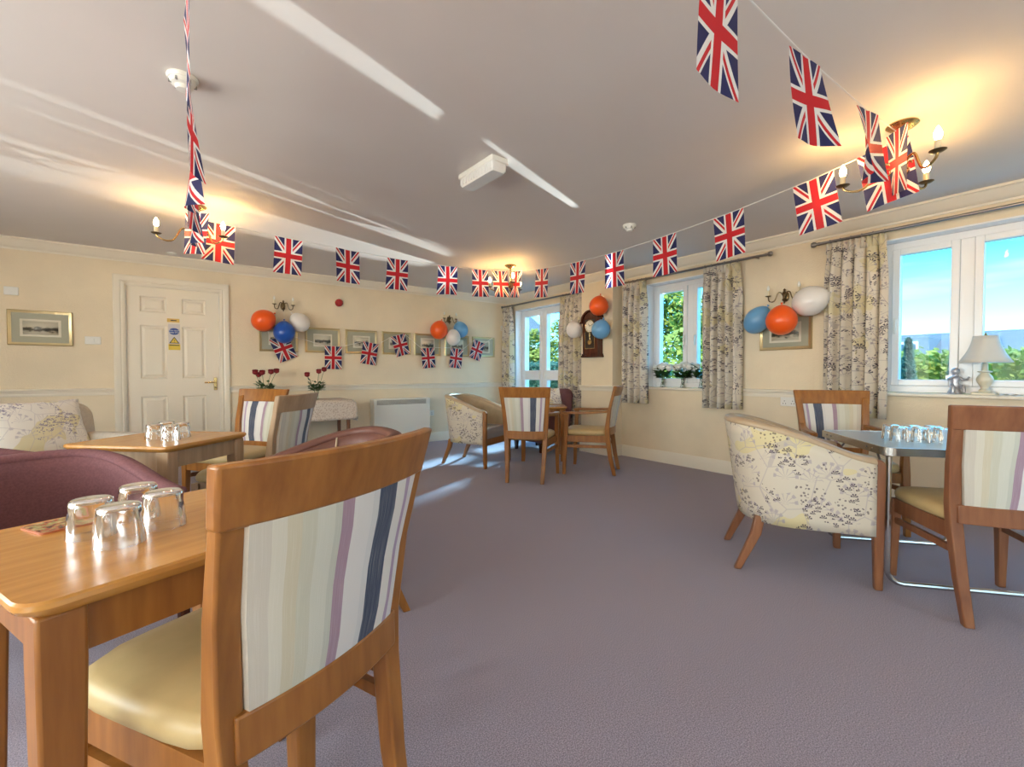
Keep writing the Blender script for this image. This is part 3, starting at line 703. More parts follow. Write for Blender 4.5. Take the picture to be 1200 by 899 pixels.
# ------------------------------------------------------------------ sofa, plum armchair, cushions
def make_sofa(name, label, cat, loc, face, W_, D_, hb, m, armh, armw, backth, legm, curved=True):
    t = thing(name, label, cat, (*loc, 0), RAD(face-90)); hw = W_/2
    def rb(x0, x1, y0, y1, z0, z1, nm, r=.05):
        hx_, hy_ = (x1-x0)/2, (y1-y0)/2; cx, cy = (x0+x1)/2, (y0+y1)/2
        r = min(r, hx_*.95, hy_*.95)
        Lp = lambda i, z: [(x, y_, z) for x, y_ in rrect(hx_-i, hy_-i, max(.006, r-i), 4, cx, cy)]
        k = min(r, (z1-z0)/2)*.9
        return MB().loft([Lp(k*.2, z0), Lp(0, z0+k*.2), Lp(0, z1-k), Lp(k*.12, z1-k*.5), Lp(k*.45, z1-k*.12), Lp(k*.8, z1)]).build(nm, m, t, ang=50)
    rb(-hw, hw, -D_/2+.05, D_/2-.04, .14, .30, 'base', .03)
    rb(-hw+armw, hw-armw, -D_/2+.1, D_/2, .29, .45, 'seat_cushion')
    # backrest with rounded top corners
    pts = []
    for (cx, a0, a1) in ((hw-.11, 0, 90), (-hw+.11, 90, 180)):
        for k in range(7):
            a = RAD(a0+(a1-a0)*k/6); pts.append((cx+.11*cos(a), hb-.11+.11*sin(a)))
    pts += [(-hw, .16), (hw, .16)]
    def bl(i, y_): 
        return [(x*(1-i/hw), y_-.10*(z-.16)/.7, .16+(z-.16)*(1-i/(hb))) for x, z in pts]
    MB().loft([bl(.03, -D_/2), bl(0, -D_/2+.02), bl(0, -D_/2+backth-.03), bl(.03, -D_/2+backth)]).build('backrest', m, t, ang=50)
    for s_ in (-1, 1):
        a, c = (s_*hw, s_*(hw-armw)) if s_ < 0 else (hw-armw, hw)
        rb(min(a, c), max(a, c), -D_/2+.06, D_/2-.02, .16, armh, 'arm', armw*.48)
        for q in (-1, 1): MB().rectpath([(s_*(hw-.07), q*(D_/2-.09), 0, .034, .034), (s_*(hw-.07), q*(D_/2-.09), .15, .05, .05)]).build('leg', legm, t)
    return t
make_sofa('sofa', 'beige-grey sofa with low arms at the left edge below framed picture', 'sofa', (-.80, 4.34), -45, 1.35, .78, .83, SOFA, .60, .11, .20, DARKWOOD)
make_sofa('lounge_armchair', 'plum upholstered armchair by the garden doors behind centre table', 'armchair', (4.12, 4.87), 186, .62, .60, .85, PURPLE, .53, .07, .13, DARKWOOD)
def cushion(label, loc, rot, hw, hh, th):
    mb = MB()
    def fn(u, v, sd):
        a, c = 2*u-1, 2*v-1; k = max(0, (1-a*a))**.45*max(0, (1-c*c))**.45
        pin = 1-.07*(1-abs(a))*abs(c)**3-.0; pin2 = 1-.07*(1-abs(c))*abs(a)**3
        return (a*hw*pin2, (th*k)*(1 if sd else -1), c*hh*pin)
    mb.slab(lambda u, v, sd: fn(u, v, 1-sd), 16, 16, 0)
    o = mb.build('cushion', CUSHION, None, ang=80); o.location = loc; o.rotation_euler = rot
    return tag(o, label, 'cushion')
cushion('square white floral cushion leaning on the beige-grey sofa', (-.79, 4.70, .665), (RAD(-20), 0, RAD(45)), .32, .215, .075)
cushion('small yellowish floral cushion on the plum armchair', (4.17, 4.68, .69), (RAD(16), 0, RAD(-84)), .20, .19, .06)

# ------------------------------------------------------------------ side table with cloth and roses
sd_ = make_table('side_table', 'wooden side table under lace cloth against the back wall', (1.32, 6.13), 0, (1.04, .50), .725, W=CHERRY, top=CHERRY, leg=.045, group=None)
m, nt, b = base('lace_cloth')
v_ = nt.nodes.new('ShaderNodeTexVoronoi'); v_.inputs['Scale'].default_value = 55; tcx = nt.nodes.new('ShaderNodeTexCoord'); nt.links.new(tcx.outputs['Object'], v_.inputs['Vector'])
c = ramp(nt, v_.outputs['Distance'], [(.2, (.46, .36, .29)), (.5, (.66, .58, .50))]); nt.links.new(c, b.inputs['Base Color']); b.inputs['Roughness'].default_value = .9
bump(nt, b, v_.outputs['Distance'], .4, .004); LACE = m
WCLOTH = mat('white_cloth', (.78, .79, .80), .85)
def cloth(label, x0, x1, y0, y1, z, drop, mt, seed, off, front=1.0):
    mb = MB(); rnd = random.Random(seed); NX, NY = 30, 24
    ex, ey = drop/(x1-x0), drop/(y1-y0)
    def fn(u, v):
        px = x0-drop+(x1-x0+2*drop)*u; py = y0-drop+(y1-y0+drop)*v
        dx = max(0, x0-px, px-x1); dy = max(0, y0-py); d = max(dx, dy)
        X_ = min(max(px, x0), x1); Y_ = min(max(py, y0), y1)
        wv = .010*sin(px*38+seed)*min(1, dy/.06) if dy >= dx else .012*sin(py*34+seed)*min(1, dx/.06)
        if dx > dy: X_ += (off+abs(wv)+.10*dx)*(1 if px > x1 else -1); Y_ -= min(dy, .05)*.6
        elif dy > 0: Y_ -= off+abs(wv)+.07*dy; X_ += min(dx, .05)*.6*(1 if px > x1 else -1)
        return (X_, Y_, z-max(d-.004, 0)*(front if dy > dx else 1.0))
    o = mb.grid(fn, NX, NY).build('tablecloth', mt, None, solid=.003, ang=70); return tag(o, label, 'tablecloth')
cloth('white cloth hanging longest at the side, beneath the lace', .80, 1.845, 5.88, 6.385, .7285, .27, WCLOTH, 1, .006, .5)
cloth('beige lace cloth laid over the white cloth on side table', .815, 1.83, 5.862, 6.38, .7335, .25, LACE, 3, .028, 1.0)
LEAF = mat('rose_leaf', (.05, .13, .035), .5); ROSE = mat('dark_red_rose', (.24, .012, .018), .6); STEM = mat('green_stem', (.07, .15, .04), .6)
WROSE = mat('white_petals', (.80, .82, .78), .6); VASEG = glassmat('vase_glass', (.92, .96, .95)); 
def flower_head(mb, c, r, rnd):
    for ring, (n, tilt, s_) in enumerate(((7, .75, 1), (6, 1.0, .95), (4, 1.2, .8))):
        for k in range(n):
            a = 2*pi*k/n+ring*.5+rnd.random()*.2
            d = Vector((cos(a)*cos(tilt), sin(a)*cos(tilt), sin(tilt))); sdv = Vector((-sin(a), cos(a), 0)); upv = d.cross(sdv)*-1
            p = Vector(c); w_ = r*.55*s_; l = r*s_
            mb.add([tuple(p-sdv*w_*.3), tuple(p+sdv*w_*.3), tuple(p+d*l*.7+sdv*w_+Vector((0, 0, l*.2))), tuple(p+d*l+Vector((0, 0, l*.35))), tuple(p+d*l*.7-sdv*w_+Vector((0, 0, l*.2)))], [(0, 1, 2, 3, 4)])
    mb.lathe([(0, -r*.3), (r*.55, -r*.05), (r*.72, r*.3), (r*.55, r*.65), (0, r*.8)], 8, c)
def leafq(mb, p, d, l, w_):
    d = Vector(d).normalized(); s_ = d.cross(Vector((0, 0, 1)));
    if s_.length < .1: s_ = Vector((1, 0, 0))
    s_.normalize(); p = Vector(p); u = s_.cross(d)
    mb.add([tuple(p), tuple(p+d*l*.5+s_*w_-u*.1*l), tuple(p+d*l), tuple(p+d*l*.5-s_*w_-u*.1*l)], [(0, 1, 2, 3)])
def bouquet(name, label, cat, loc, heads, hm, vase_prof, leafspread, hr, seed, group, leaflen=.07):
    t = thing(name, label, cat, loc, 0, group); rnd = random.Random(seed); zt = vase_prof[-1][1]
    inner = [(max(.001, r-.003), z) for r, z in vase_prof[::-1]]
    MB().lathe(vase_prof+inner[:-1]+[(0.001, .012)], 18).build('vase', VASEG, t)
    lv = MB()
    for (x, y_, z) in heads:
        MB().tube([(x*.1, y_*.1, .03), (x*.25, y_*.25, zt), (x*.8, y_*.8, z*.8+.2*zt), (x, y_, z)], .0025, 5).build('stem', STEM, t)
        fm = MB(); flower_head(fm, (x, y_, z), hr, rnd); fm.build('bloom', hm, t, ang=60)
    for k in range(140):
        a = rnd.random()*2*pi; q = rnd.random(); r0 = .02+leafspread*.5*q
        leafq(lv, (cos(a)*r0*.8, sin(a)*r0*.8, zt+.13*q*rnd.random()-.005), (cos(a), sin(a), rnd.uniform(-.3, .7)), leaflen*rnd.uniform(.6, 1.1), leaflen*.26)
    lv.build('leaves', LEAF, t); return t
VP1 = [(.001, 0), (.028, 0), (.030, .008), (.022, .03), (.020, .06), (.028, .10), (.036, .13)]
bouquet('rose_vase', 'vase of four dark red roses behind the oak chair, nearer the door', 'flowers', (.875, 6.12, .7355), [(-.10, .0, .33), (-.03, -.03, .325), (.065, -.02, .335), (.13, .02, .345), (-.06, .03, .30)], ROSE, VP1, .13, .046, 1, 'vases of roses')
bouquet('rose_vase', 'vase of three dark red roses on the right end of lace table', 'flowers', (1.455, 6.10, .7355), [(-.11, .0, .30), (.025, -.02, .34), (.10, .02, .365)], ROSE, VP1, .13, .046, 2, 'vases of roses')

# ------------------------------------------------------------------ storage heater and wall fittings
h = thing('storage_heater', 'white wall storage heater with grey top grille under the pictures', 'heater', (2.70, 6.36, 0))
BX(-.44, .43, -.09, .078, .13, .70).build('casing', HEATER, h, bev=.01)
for k in range(5): BX(-.40, .40, -.0935, -.089, .618+k*.014, .626+k*.014).build('grille_slat', GREYGRILLE, h)
BX(.36, .405, -.096, -.0905, .615, .69).build('control_panel', PLASTIC, h, bev=.002)
for q in (-.36, .34): BX(q, q+.05, -.07, .05, 0, .13).build('foot', HEATER, h)
def plate(name, label, cat, loc, rz, wd, ht, kind):
    t = thing(name, label, cat, loc, rz)
    BX(-wd/2, wd/2, -.012, 0, -ht/2, ht/2).build('face_plate', PLASTIC, t, bev=.004)
    if kind == 'switch': BX(-.012, .012, -.017, -.011, -.02, .02).build('rocker', PLASTIC, t, bev=.002)
    if kind == 'socket':
        for q in ((-.036, .036) if wd > .1 else (0,)):
            for dx, dz in ((0, .012), (-.011, -.012), (.011, -.012)): BX(q+dx-.0025, q+dx+.0025, -.0128, -.0115, dz-.005-.006, dz+.005-.006).build('pin_hole', SIGNK, t)
            BX(q-.005+(.022 if q < 0 else -.022), q+.005+(.022 if q < 0 else -.022), -.0155, -.0115, .012, .03).build('rocker', PLASTIC, t, bev=.001)
    if kind == 'led': BX(-.004, .004, -.0135, -.0115, -.03, -.024).build('indicator', RED, t)
    return t
plate('blank_plate', 'white square wall plate high at the left above framed picture', 'wall plate', (-1.25, YB, 1.87), 0, .10, .08, '')
plate('light_switch', 'white double light switch between left picture and door', 'light switch', (-.672, YB, 1.415), 0, .125, .082, 'switch')
plate('wall_socket', 'white single socket on the back wall right of the heater', 'socket', (3.235, YB, .45), 0, .085, .085, 'socket')
plate('wall_socket', 'white double socket below the dado rail beside the floral curtain', 'socket', (XW, 1.865, .80), RAD(-90), .146, .086, 'socket')
plate('corner_sensor', 'small white sensor on back wall next to corner curtain', 'sensor', (4.585, YB, 1.855), 0, .035, .09, 'led')
t = thing('fire_beacon', 'round red fire alarm beacon high on the back wall', 'alarm', (1.836, YB, 2.04), 0)
MB().lathe([(.052, 0), (.052, .028), (.046, .034)], 22, (0, 0, 0), Matrix.Rotation(pi/2, 3, 'X')).build('base', RED, t)
MB().lathe([(.038, .034), (.038, .05), (.03, .062), (.012, .068), (.0, .069)], 22, (0, 0, 0), Matrix.Rotation(pi/2, 3, 'X')).build('lens', RED, t)

# ------------------------------------------------------------------ framed pictures
m, nt, b = base('engraving_print')
uvn = nt.nodes.new('ShaderNodeUVMap'); sp = nt.nodes.new('ShaderNodeSeparateXYZ'); nt.links.new(uvn.outputs[0], sp.inputs[0])
oi = nt.nodes.new('ShaderNodeObjectInfo')
vadd = nt.nodes.new('ShaderNodeVectorMath'); vadd.operation = 'ADD'; cmb = nt.nodes.new('ShaderNodeCombineXYZ'); rnd10 = vals(nt, oi.outputs['Random'])*20.0
nt.links.new(rnd10.s, cmb.inputs[0]); nt.links.new(uvn.outputs[0], vadd.inputs[0]); nt.links.new(cmb.outputs[0], vadd.inputs[1])
n1 = nt.nodes.new('ShaderNodeTexNoise'); n1.inputs['Scale'].default_value = 4; n1.inputs['Detail'].default_value = 8; nt.links.new(vadd.outputs[0], n1.inputs['Vector'])
vv = vals(nt, sp.outputs[1]); ee = (vv-.42).abs()*-1.5 + vals(nt, n1.outputs[0]) + -.18 if False else (vals(nt, n1.outputs[0])-((vv-.42).abs()*1.3))
c = ramp(nt, ee.s, [(.18, (.62, .58, .46)), (.30, (.40, .37, .28)), (.36, (.14, .125, .09)), (.5, (.05, .045, .03))]); nt.links.new(c, b.inputs['Base Color']); b.inputs['Roughness'].default_value = .5
b.inputs['Coat Weight'].default_value = .5; b.inputs['Coat Roughness'].default_value = .05; PRINT = m
MOUNT = mat('sage_mount_card', (.34, .34, .25), .5, coat=.4); MOUNT2 = mat('ivory_mount_card', (.66, .62, .50), .5, coat=.4)
def picture(label, loc, rz, wd=.447, ht=.34, pw=.22, ph=.115, group='engravings in gilt frames'):
    t = thing('framed_picture', label, 'picture', loc, rz, group); fw = .028
    mb = MB()
    def R_(i, y_): return [(-wd/2+i, y_, -ht/2+i), (wd/2-i, y_, -ht/2+i), (wd/2-i, y_, ht/2-i), (-wd/2+i, y_, ht/2-i)]
    mb.loft([R_(0, 0), R_(0, -.016), R_(.006, -.022), R_(.016, -.018), R_(fw, -.014), R_(fw, 0)], closed=True); mb.build('frame', GOLD, t)
    BX(-wd/2+fw-.003, wd/2-fw+.003, -.010, -.002, -ht/2+fw-.003, ht/2-fw+.003).build('mount', MOUNT, t)
    BX(-pw/2-.02, pw/2+.02, -.0112, -.010, -ph/2-.02, ph/2+.02).build('inner_mount', MOUNT2, t)
    MB().grid(lambda u, v: (-pw/2+pw*u, -.0118, -ph/2+ph*v), 2, 2).build('print', PRINT, t, solid=.0008)
    return t
picture('gilt-framed landscape engraving hanging alone left of the door', (-1.053, YB, 1.52), 0, .46, .345, .25, .13)
PX = [1.087, 1.62, 2.143, 2.664, 3.171, 3.695, 4.208]
PL = ['gilt-framed engraving mostly hidden by the royal blue balloon', 'gilt-framed landscape right of the first balloon cluster, wholly uncovered above flag', 'third gilt-framed engraving from the door, below the red beacon', 'gilt-framed picture with a tilted flag right across it, left of second balloons',
      'gilt-framed picture just below the second orange balloon', 'gilt-framed picture behind the second white balloon', 'last gilt-framed picture next to the corner curtain']
for k, (x, l) in enumerate(zip(PX, PL)): picture(l, (x, YB, 1.515), 0, .447, .335, .20, .13 if k < 4 else .16)
picture('gilt-framed picture on the window wall behind the orange balloon', (XW, 1.905, 1.46), RAD(-90), .46, .33, .24, .15)

# ------------------------------------------------------------------ balloons
def balloon(label, loc, r, m, tall=1.15, tilt=(0, 0), group=None):
    mb = MB(); prof = []
    for k in range(17):
        a = -pi/2+pi*k/16; rr = r*cos(a); z = r*tall*sin(a)
        if a > 0: rr *= 1-.16*sin(a)**2; z *= 1.06
        prof.append((max(rr, .001), z))
    t = thing('balloon', label, 'balloon', loc, 0, group); t.rotation_euler = (tilt[0], tilt[1], 0)
    mb.lathe(prof, 28).build('skin', m, t, ang=80)
    zt = r*tall*1.06; MB().lathe([(.004, zt-.004), (.005, zt+.006), (.012, zt+.018), (.010, zt+.02)], 10).build('knot', m, t)
    MB().tube([(0, 0, zt+.012), (.005, 0, zt+.05), (0, .004, zt+.09)], .0012, 4).build('ribbon', TAPE, t)
    return t
balloon('orange balloon of the cluster right of the door', (.890, 6.265, 1.715), .134, B_OR, 1.02, (0, .9), 'balloons beside the door')
balloon('royal blue balloon right of the door', (1.110, 6.215, 1.578), .124, B_BL, 1.10, (0, 0), 'balloons beside the door')
balloon('white balloon right of the royal blue one', (1.305, 6.29, 1.722), .117, B_WH, 1.08, (0, -.7), 'balloons beside the door')
balloon('orange balloon above the far end of the picture row', (3.285, 6.27, 1.738), .133, B_OR, 1.08, (0, .3), 'balloons over the pictures')
balloon('white balloon over the far pictures between orange and sky blue', (3.495, 6.20, 1.628), .112, B_WH, 1.12, (0, 0), 'balloons over the pictures')
balloon('sky blue balloon over the far pictures', (3.675, 6.28, 1.765), .118, B_SK, 1.08, (0, -.4), 'balloons over the pictures')
balloon('orange balloon above the wall clock', (4.345, 3.965, 1.928), .122, B_OR, 1.02, (.2, 0), 'balloons around the clock')
balloon('white balloon left of the wall clock', (4.34, 4.40, 1.660), .108, B_WH, 1.06, (-.4, 0), 'balloons around the clock')
balloon('sky blue balloon covering the right of the wall clock', (4.315, 3.90, 1.622), .118, B_SK, 1.02, (.3, 0), 'balloons around the clock')
balloon('sky blue teardrop balloon left of the window-wall picture', (4.555, 2.105, 1.588), .112, B_SK, 1.25, (.65, .0), 'balloons on the window wall')
balloon('orange balloon in front of the window-wall picture', (4.42, 1.83, 1.55), .128, B_OR, 1.04, (0, 0), 'balloons on the window wall')
balloon('white balloon beside the right-hand floral curtain', (4.53, 1.640, 1.712), .130, B_WH, 1.12, (1.2, 0), 'balloons on the window wall')

# ------------------------------------------------------------------ candle wall lights and chandeliers
def arm_pts(R_, z0, zc, n=12):   # S-curve in (r,z)
    ctrl = [(.015, z0), (.05, z0+.045), (.095, z0+.045), (.125, z0-.01), (.15, z0-.05), (.19, z0-.062), (R_-.012, z0-.045), (R_, zc)]
    out = []
    for i in range(len(ctrl)-1):
        p0 = ctrl[max(i-1, 0)]; p1 = ctrl[i]; p2 = ctrl[i+1]; p3 = ctrl[min(i+2, len(ctrl)-1)]
        for k in range(4):
            t = k/4; f = lambda a, b_, c_, d: .5*((2*b_)+(-a+c_)*t+(2*a-5*b_+4*c_-d)*t*t+(-a+3*b_-3*c_+d)*t**3)
            out.append((f(p0[0], p1[0], p2[0], p3[0]), f(p0[1], p1[1], p2[1], p3[1])))
    return out+[ctrl[-1]]
BULBP = [(.008, 0), (.013, .008), (.0165, .022), (.0155, .034), (.010, .050), (.004, .062), (.001, .066)]
def candle(t, x, y_, z, lit, mm, s_=1):
    MB().lathe([(.001, z-.004), (.02*s_, z-.002), (.033*s_, z+.006), (.034*s_, z+.008), (.012*s_, z+.006)], 16, (x, y_, 0)).build('drip_cup', mm, t)
    c = MB().lathe([(.013*s_, z), (.013*s_, z+.055), (.011*s_, z+.057)], 12, (x, y_, 0)).build('candle_tube', CANDLE, t)
    MB().lathe([(r*s_, z+.057+zz*s_) for r, zz in BULBP], 14, (x, y_, 0)).build('bulb', BULBM if lit else GLASSB, c)
def chandelier(label, x, y_, angs):
    t = thing('chandelier', label, 'chandelier', (x, y_, ZC), 0, 'three-arm candle chandeliers')
    MB().lathe([(.001, 0), (.068, 0), (.070, -.006), (.055, -.018), (.045, -.02), (.022, -.038), (.010, -.045), (.010, -.06)], 24).build('ceiling_rose', BRASS, t)
    MB().lathe([(.009, -.055), (.008, -.12), (.016, -.13), (.009, -.14), (.008, -.20), (.02, -.215), (.032, -.235), (.034, -.25), (.02, -.275), (.010, -.285), (.016, -.30), (.010, -.318), (.001, -.325)], 18).build('stem', BRASS, t)
    for a in angs:
        a = RAD(a); P = [(r*cos(a), r*sin(a), z) for r, z in arm_pts(.25, -.24, -.262)]
        MB().tube(P, .0065, 8).build('arm', BRASS, t)
        MB().tube([((.06+.018*cos(q))*cos(a), (.06+.018*cos(q))*sin(a), -.235+.018*sin(q)) for q in [k*pi/6 for k in range(10)]], .004, 6).build('scroll', BRASS, t)
        candle(t, .25*cos(a), .25*sin(a), -.262, True, DARKBRASS)
    return t
CH = dict(L=(.16, 4.34), C=(3.29, 4.43), R=(3.09, .70), N=(0, .65))
chandelier('brass chandelier on the left with bunting tied to it, near the door', *CH['L'], (180, -50, 65))
chandelier('small-looking brass chandelier far off in front of the corner', *CH['C'], (25, 140, -120))
chandelier('brass chandelier at the upper right by the wide window', *CH['R'], (-136, -12, 104))
chandelier('brass chandelier overhead directly above the nearest table, over the top edge of view', *CH['N'], (20, 140, 260))
def sconce(label, loc, rz, s_=1.0):
    t = thing('wall_light', label, 'wall light', loc, rz, 'two-arm candle wall lights')
    MB().lathe([(.001, .0), (.026, .0), (.03, .008), (.02, .016), (.001, .02)], 16, (0, 0, 0), Matrix.Diagonal((1, 1, 1.6)).to_3x3() @ Matrix.Rotation(pi/2, 3, 'X')).build('back_plate', DARKBRASS, t)
    MB().lathe([(.001, -.07), (.006, -.066), (.008, -.05), (.022, -.035), (.024, -.03), (.01, -.015), (.012, .02), (.02, .03), (.008, .05), (.012, .062), (.001, .075)], 14, (0, -.045, 0)).build('centre_stem', DARKBRASS, t)
    MB().tube([(0, 0, 0), (0, -.045, 0)], .008, 8).build('bracket', DARKBRASS, t)
    for q in (-1, 1):
        P = [(q*r*.48*s_, -.05-.02*r/.25, z*.75+.16) for r, z in arm_pts(.25, -.24+.03, -.20)]
        MB().tube(P, .0055, 7).build('arm', DARKBRASS, t)
        candle(t, q*.12*s_, -.07, P[-1][2], False, DARKBRASS, .8)
    return t
sconce('dark brass twin candle wall light right of the door', (1.135, YB, 1.93), 0, .9)
sconce('dark brass twin candle wall light above the far pictures', (3.54, YB, 1.925), 0, .9)
sconce('dark brass twin candle wall light on the window wall', (XW, 1.90, 1.80), RAD(-90), 1.12)

# ------------------------------------------------------------------ bunting
def flagmesh(seed, curl):
    rnd = random.Random(seed); p = rnd.random()*6
    def fn(u, v):
        d = 1-v
        return ((u-.5)*FW+curl*.01*sin(2*d+p), curl*(.018*d*sin(u*3.2+p)+.012*d*d*sin(5*u+p*2)), -d*FH)
    return MB().grid(fn, 8, 10).mesh('flag', FLAG, 80)
FM = [flagmesh(k, c) for k, c in enumerate((.3, .5, .4, .9, 1.6, 2.6))]
def garland(label, A, B, prof, flags, m_r=.0028):
    # prof: list (t, z); flags: (t, variant, swing, tilt_extra)
    A = Vector(A); B = Vector(B); L_ = (B-A).length; u = (B-A)/L_; yaw = math.atan2(u.y, u.x)
    t = thing('bunting', label, 'bunting', (A.x, A.y, prof[0][1]), yaw, 'union flag bunting'); z0 = prof[0][1]
    def zz(s_):
        for (a, za), (b_, zb) in zip(prof, prof[1:]):
            if s_ <= b_: k = (s_-a)/(b_-a); return za+(zb-za)*k
        return prof[-1][1]
    n = 60; MB().tube([(L_*k/n, 0, zz(L_*k/n)-z0) for k in range(n+1)], m_r, 5).build('cord', TAPE, t)
    for s_, v, sw, ex, yw in flags:
        sl = (zz(s_+.11)-zz(s_-.11))/.22
        child('flag', FM[v], t, (s_, 0, zz(s_)-z0+.002), (sw, -math.atan(sl)+ex, yw))
    return t
g1 = [(0, 2.30), (.04, 2.28), (.30, 2.265), (.66, 2.250), (1.17, 2.235), (1.67, 2.228), (2.24, 2.240), (2.68, 2.265), (2.97, 2.29), (3.14, 2.31)]
garland('bunting of seven flags strung across from the left chandelier to the far one', CH['L'], CH['C'], g1, [(.153, 0, 0, 0, 0), (.66, 1, .04, 0, 0), (1.176, 2, -.03, 0, .05), (1.668, 3, .03, 0, 0), (2.24, 4, 0, 0, -.1), (2.68, 1, .04, 0, 0), (2.97, 0, 0, 0, 0)])
g2 = [(0, 2.31), (.09, 2.29), (.63, 2.218), (1.2, 2.175), (1.7, 2.160), (2.24, 2.170), (2.77, 2.194), (3.31, 2.243), (3.68, 2.30), (3.74, 2.32)]
garland('bunting of flags along the window side to the right-hand chandelier', CH['C'], CH['R'], g2, [(.13, 1, 0, 0, 0), (.63, 2, .02, 0, 0), (1.206, 1, 0, 0, 0), (1.696, 0, .02, 0, 0), (2.238, 2, -.02, 0, 0), (2.77, 1, 0, 0, 0), (3.313, 0, .03, 0, 0), (3.64, 3, 0, 0, .15)])
g3 = [(0, 2.33), (.1, 2.31), (.6, 2.245), (1.28, 2.190), (1.86, 2.175), (2.4, 2.21), (3.09, 2.33)]
garland('bunting at the top right hanging from right-hand chandelier toward camera', CH['R'], CH['N'], g3, [(.12, 3, .1, 0, .6), (.60, 5, .1, 0, -.10), (1.27, 4, .08, 0, -.08), (1.86, 3, -.05, 0, .10), (2.45, 1, 0, 0, 0)])
g4 = [(0, 2.30), (.3, 2.27), (.9, 2.23), (1.6, 2.20), (2.2, 2.20), (2.9, 2.25), (3.69, 2.33)]
garland('bunting seen edge-on rising from the left chandelier', CH['L'], CH['N'], g4, [(.12, 3, 0, 0, .75), (.62, 5, .05, 0, .05), (1.10, 4, -.05, 0, -.08), (1.58, 5, .05, 0, .06), (2.06, 4, .03, 0, -.05), (2.6, 3, 0, 0, .1)])
g5y = 6.385
wf = [(1.07, 1.53, -.40), (1.745, 1.437, .02), (2.265, 1.505, .16), (2.665, 1.635, -.28), (3.148, 1.462, -.10), (3.67, 1.466, .12), (4.10, 1.60, .32)]
t = thing('bunting', 'short bunting of seven small-looking flags draped across the picture row', 'bunting', (.95, g5y, 1.62), 0, 'union flag bunting')
pts = [(.95, 1.62)]
for (x, z, ex) in wf: pts += [(x-.10*cos(ex), z+.10*sin(ex)), (x+.10*cos(ex), z-.10*sin(ex))]
for (pa, pb) in ((2, 3),): pass
mbp = [(p[0]-.95, 0, p[1]-1.62) for p in pts]+[(4.40-.95, 0, 1.70-1.62)]
MB().tube(mbp, .0028, 5).build('cord', TAPE, t)
for k, (x, z, ex) in enumerate(wf): child('flag', FM[(k*2) % 4], t, (x-.95, -.004, z-1.62), (.05, ex, 0))

# ------------------------------------------------------------------ ceiling fittings
def detector(label, x, y_, s_=1):
    t = thing('smoke_detector', label, 'smoke detector', (x, y_, ZC), 0, 'ceiling detectors')
    MB().lathe([(.001, 0), (.058*s_, 0), (.060*s_, -.006), (.056*s_, -.018)], 24).build('base', PLASTIC, t)
    MB().lathe([(.052*s_, -.016), (.046*s_, -.034), (.030*s_, -.040), (.026*s_, -.056), (.012*s_, -.058), (.001, -.058)], 24).build('chamber', PLASTIC, t)
    for k in range(6):
        a = k*pi/3; MB().box(.0315*s_, .052*s_, -.004, .004, -.036, -.022, Matrix.Rotation(a, 4, 'Z')).build('fin', GREYGRILLE, t)
    return t
detector('white smoke detector on ceiling beside the edge-on bunting', .05, 2.50)
detector('white smoke detector on ceiling between centre and window side', 3.24, 2.60, .95)
t = thing('ceiling_sensor', 'tiny flat white disc on ceiling above the door', 'sensor', (.0, 6.18, ZC)); MB().lathe([(.001, 0), (.045, 0), (.045, -.008), (.03, -.014), (.001, -.015)], 20).build('cap', PLASTIC, t)
em = thing('emergency_light', 'boxy white emergency light with ribbed diffuser in the middle of ceiling', 'light fitting', (1.59, 2.44, ZC), RAD(2))
BX(-.062, .062, -.19, .19, -.035, 0).build('base', PLASTIC, em, bev=.006)
DIFF = mat('ribbed_diffuser', (.82, .82, .80), .15, coat=.5)
MB().loft([[(x, y_, z) for x, y_ in rrect(a, c, .015)] for a, c, z in ((.056, .184, -.034), (.054, .182, -.075), (.046, .172, -.088))]).build('diffuser', DIFF, em)
for k in range(12): BX(-.0575, .0575, -.165+k*.03-.004, -.165+k*.03+.004, -.078, -.04).build('rib', DIFF, em)

# ------------------------------------------------------------------ wall clock
ck = thing('wall_clock', 'dark wooden pendulum wall clock on the projecting pier', 'clock', (XP, 4.165, 1.28), RAD(-90))
def arch(w_, z0, zs, zt, n=12): return [(-w_, z0), (w_, z0)]+[(w_*cos(a), zs+(zt-zs)*sin(a)) for a in [pi*k/n for k in range(n+1)]]
pr = arch(.135, .05, .46, .60)
MB().loft([[(x, y_, z) for x, z in pr] for y_ in (0, -.10)]).build('case', DARKWOOD, ck, bev=.004)
BX(-.155, .155, -.115, 0, 0, .028).build('plinth', DARKWOOD, ck, bev=.006); BX(-.145, .145, -.108, 0, .028, .05).build('base_moulding', DARKWOOD, ck, bev=.004)
mb = MB(); o_ = [(.160*cos(a), .475+.15*sin(a)) for a in [pi*k/14 for k in range(15)]]; i_ = [(.140*cos(a), .462+.14*sin(a)) for a in [pi*k/14 for k in range(15)]]
mb.loft([[(x0, 0, z0), (x0, -.118, z0), (x1, -.118, z1), (x1, 0, z1)] for (x0, z0), (x1, z1) in zip(o_, i_)]); mb.build('arched_hood', DARKWOOD, ck)
for q in (-1, 1): BX(q*.155-.025, q*.155+.025, -.118, 0, .455, .478).build('hood_scroll', DARKWOOD, ck, bev=.006)
BX(-.088, .088, -.1035, -.1005, .11, .50).build('dark_panel', mat('clock_interior', (.03, .018, .012), .4), ck)
DIAL = mat('clock_dial', (.78, .74, .62), .35)
dl = MB().lathe([(.001, 0), (.078, 0), (.080, .002), (.076, .005), (.001, .0052)], 32, (0, -.1035, .41), Matrix.Rotation(pi/2, 3, 'X')).build('dial', DIAL, ck)
MB().tube([(.080*cos(a), -.107, .41+.080*sin(a)) for a in [k*2*pi/32 for k in range(32)]], .005, 6, True).build('bezel', BRASS, dl)
ROM = ['XII', 'I', 'II', 'III', 'IIII', 'V', 'VI', 'VII', 'VIII', 'IX', 'X', 'XI']
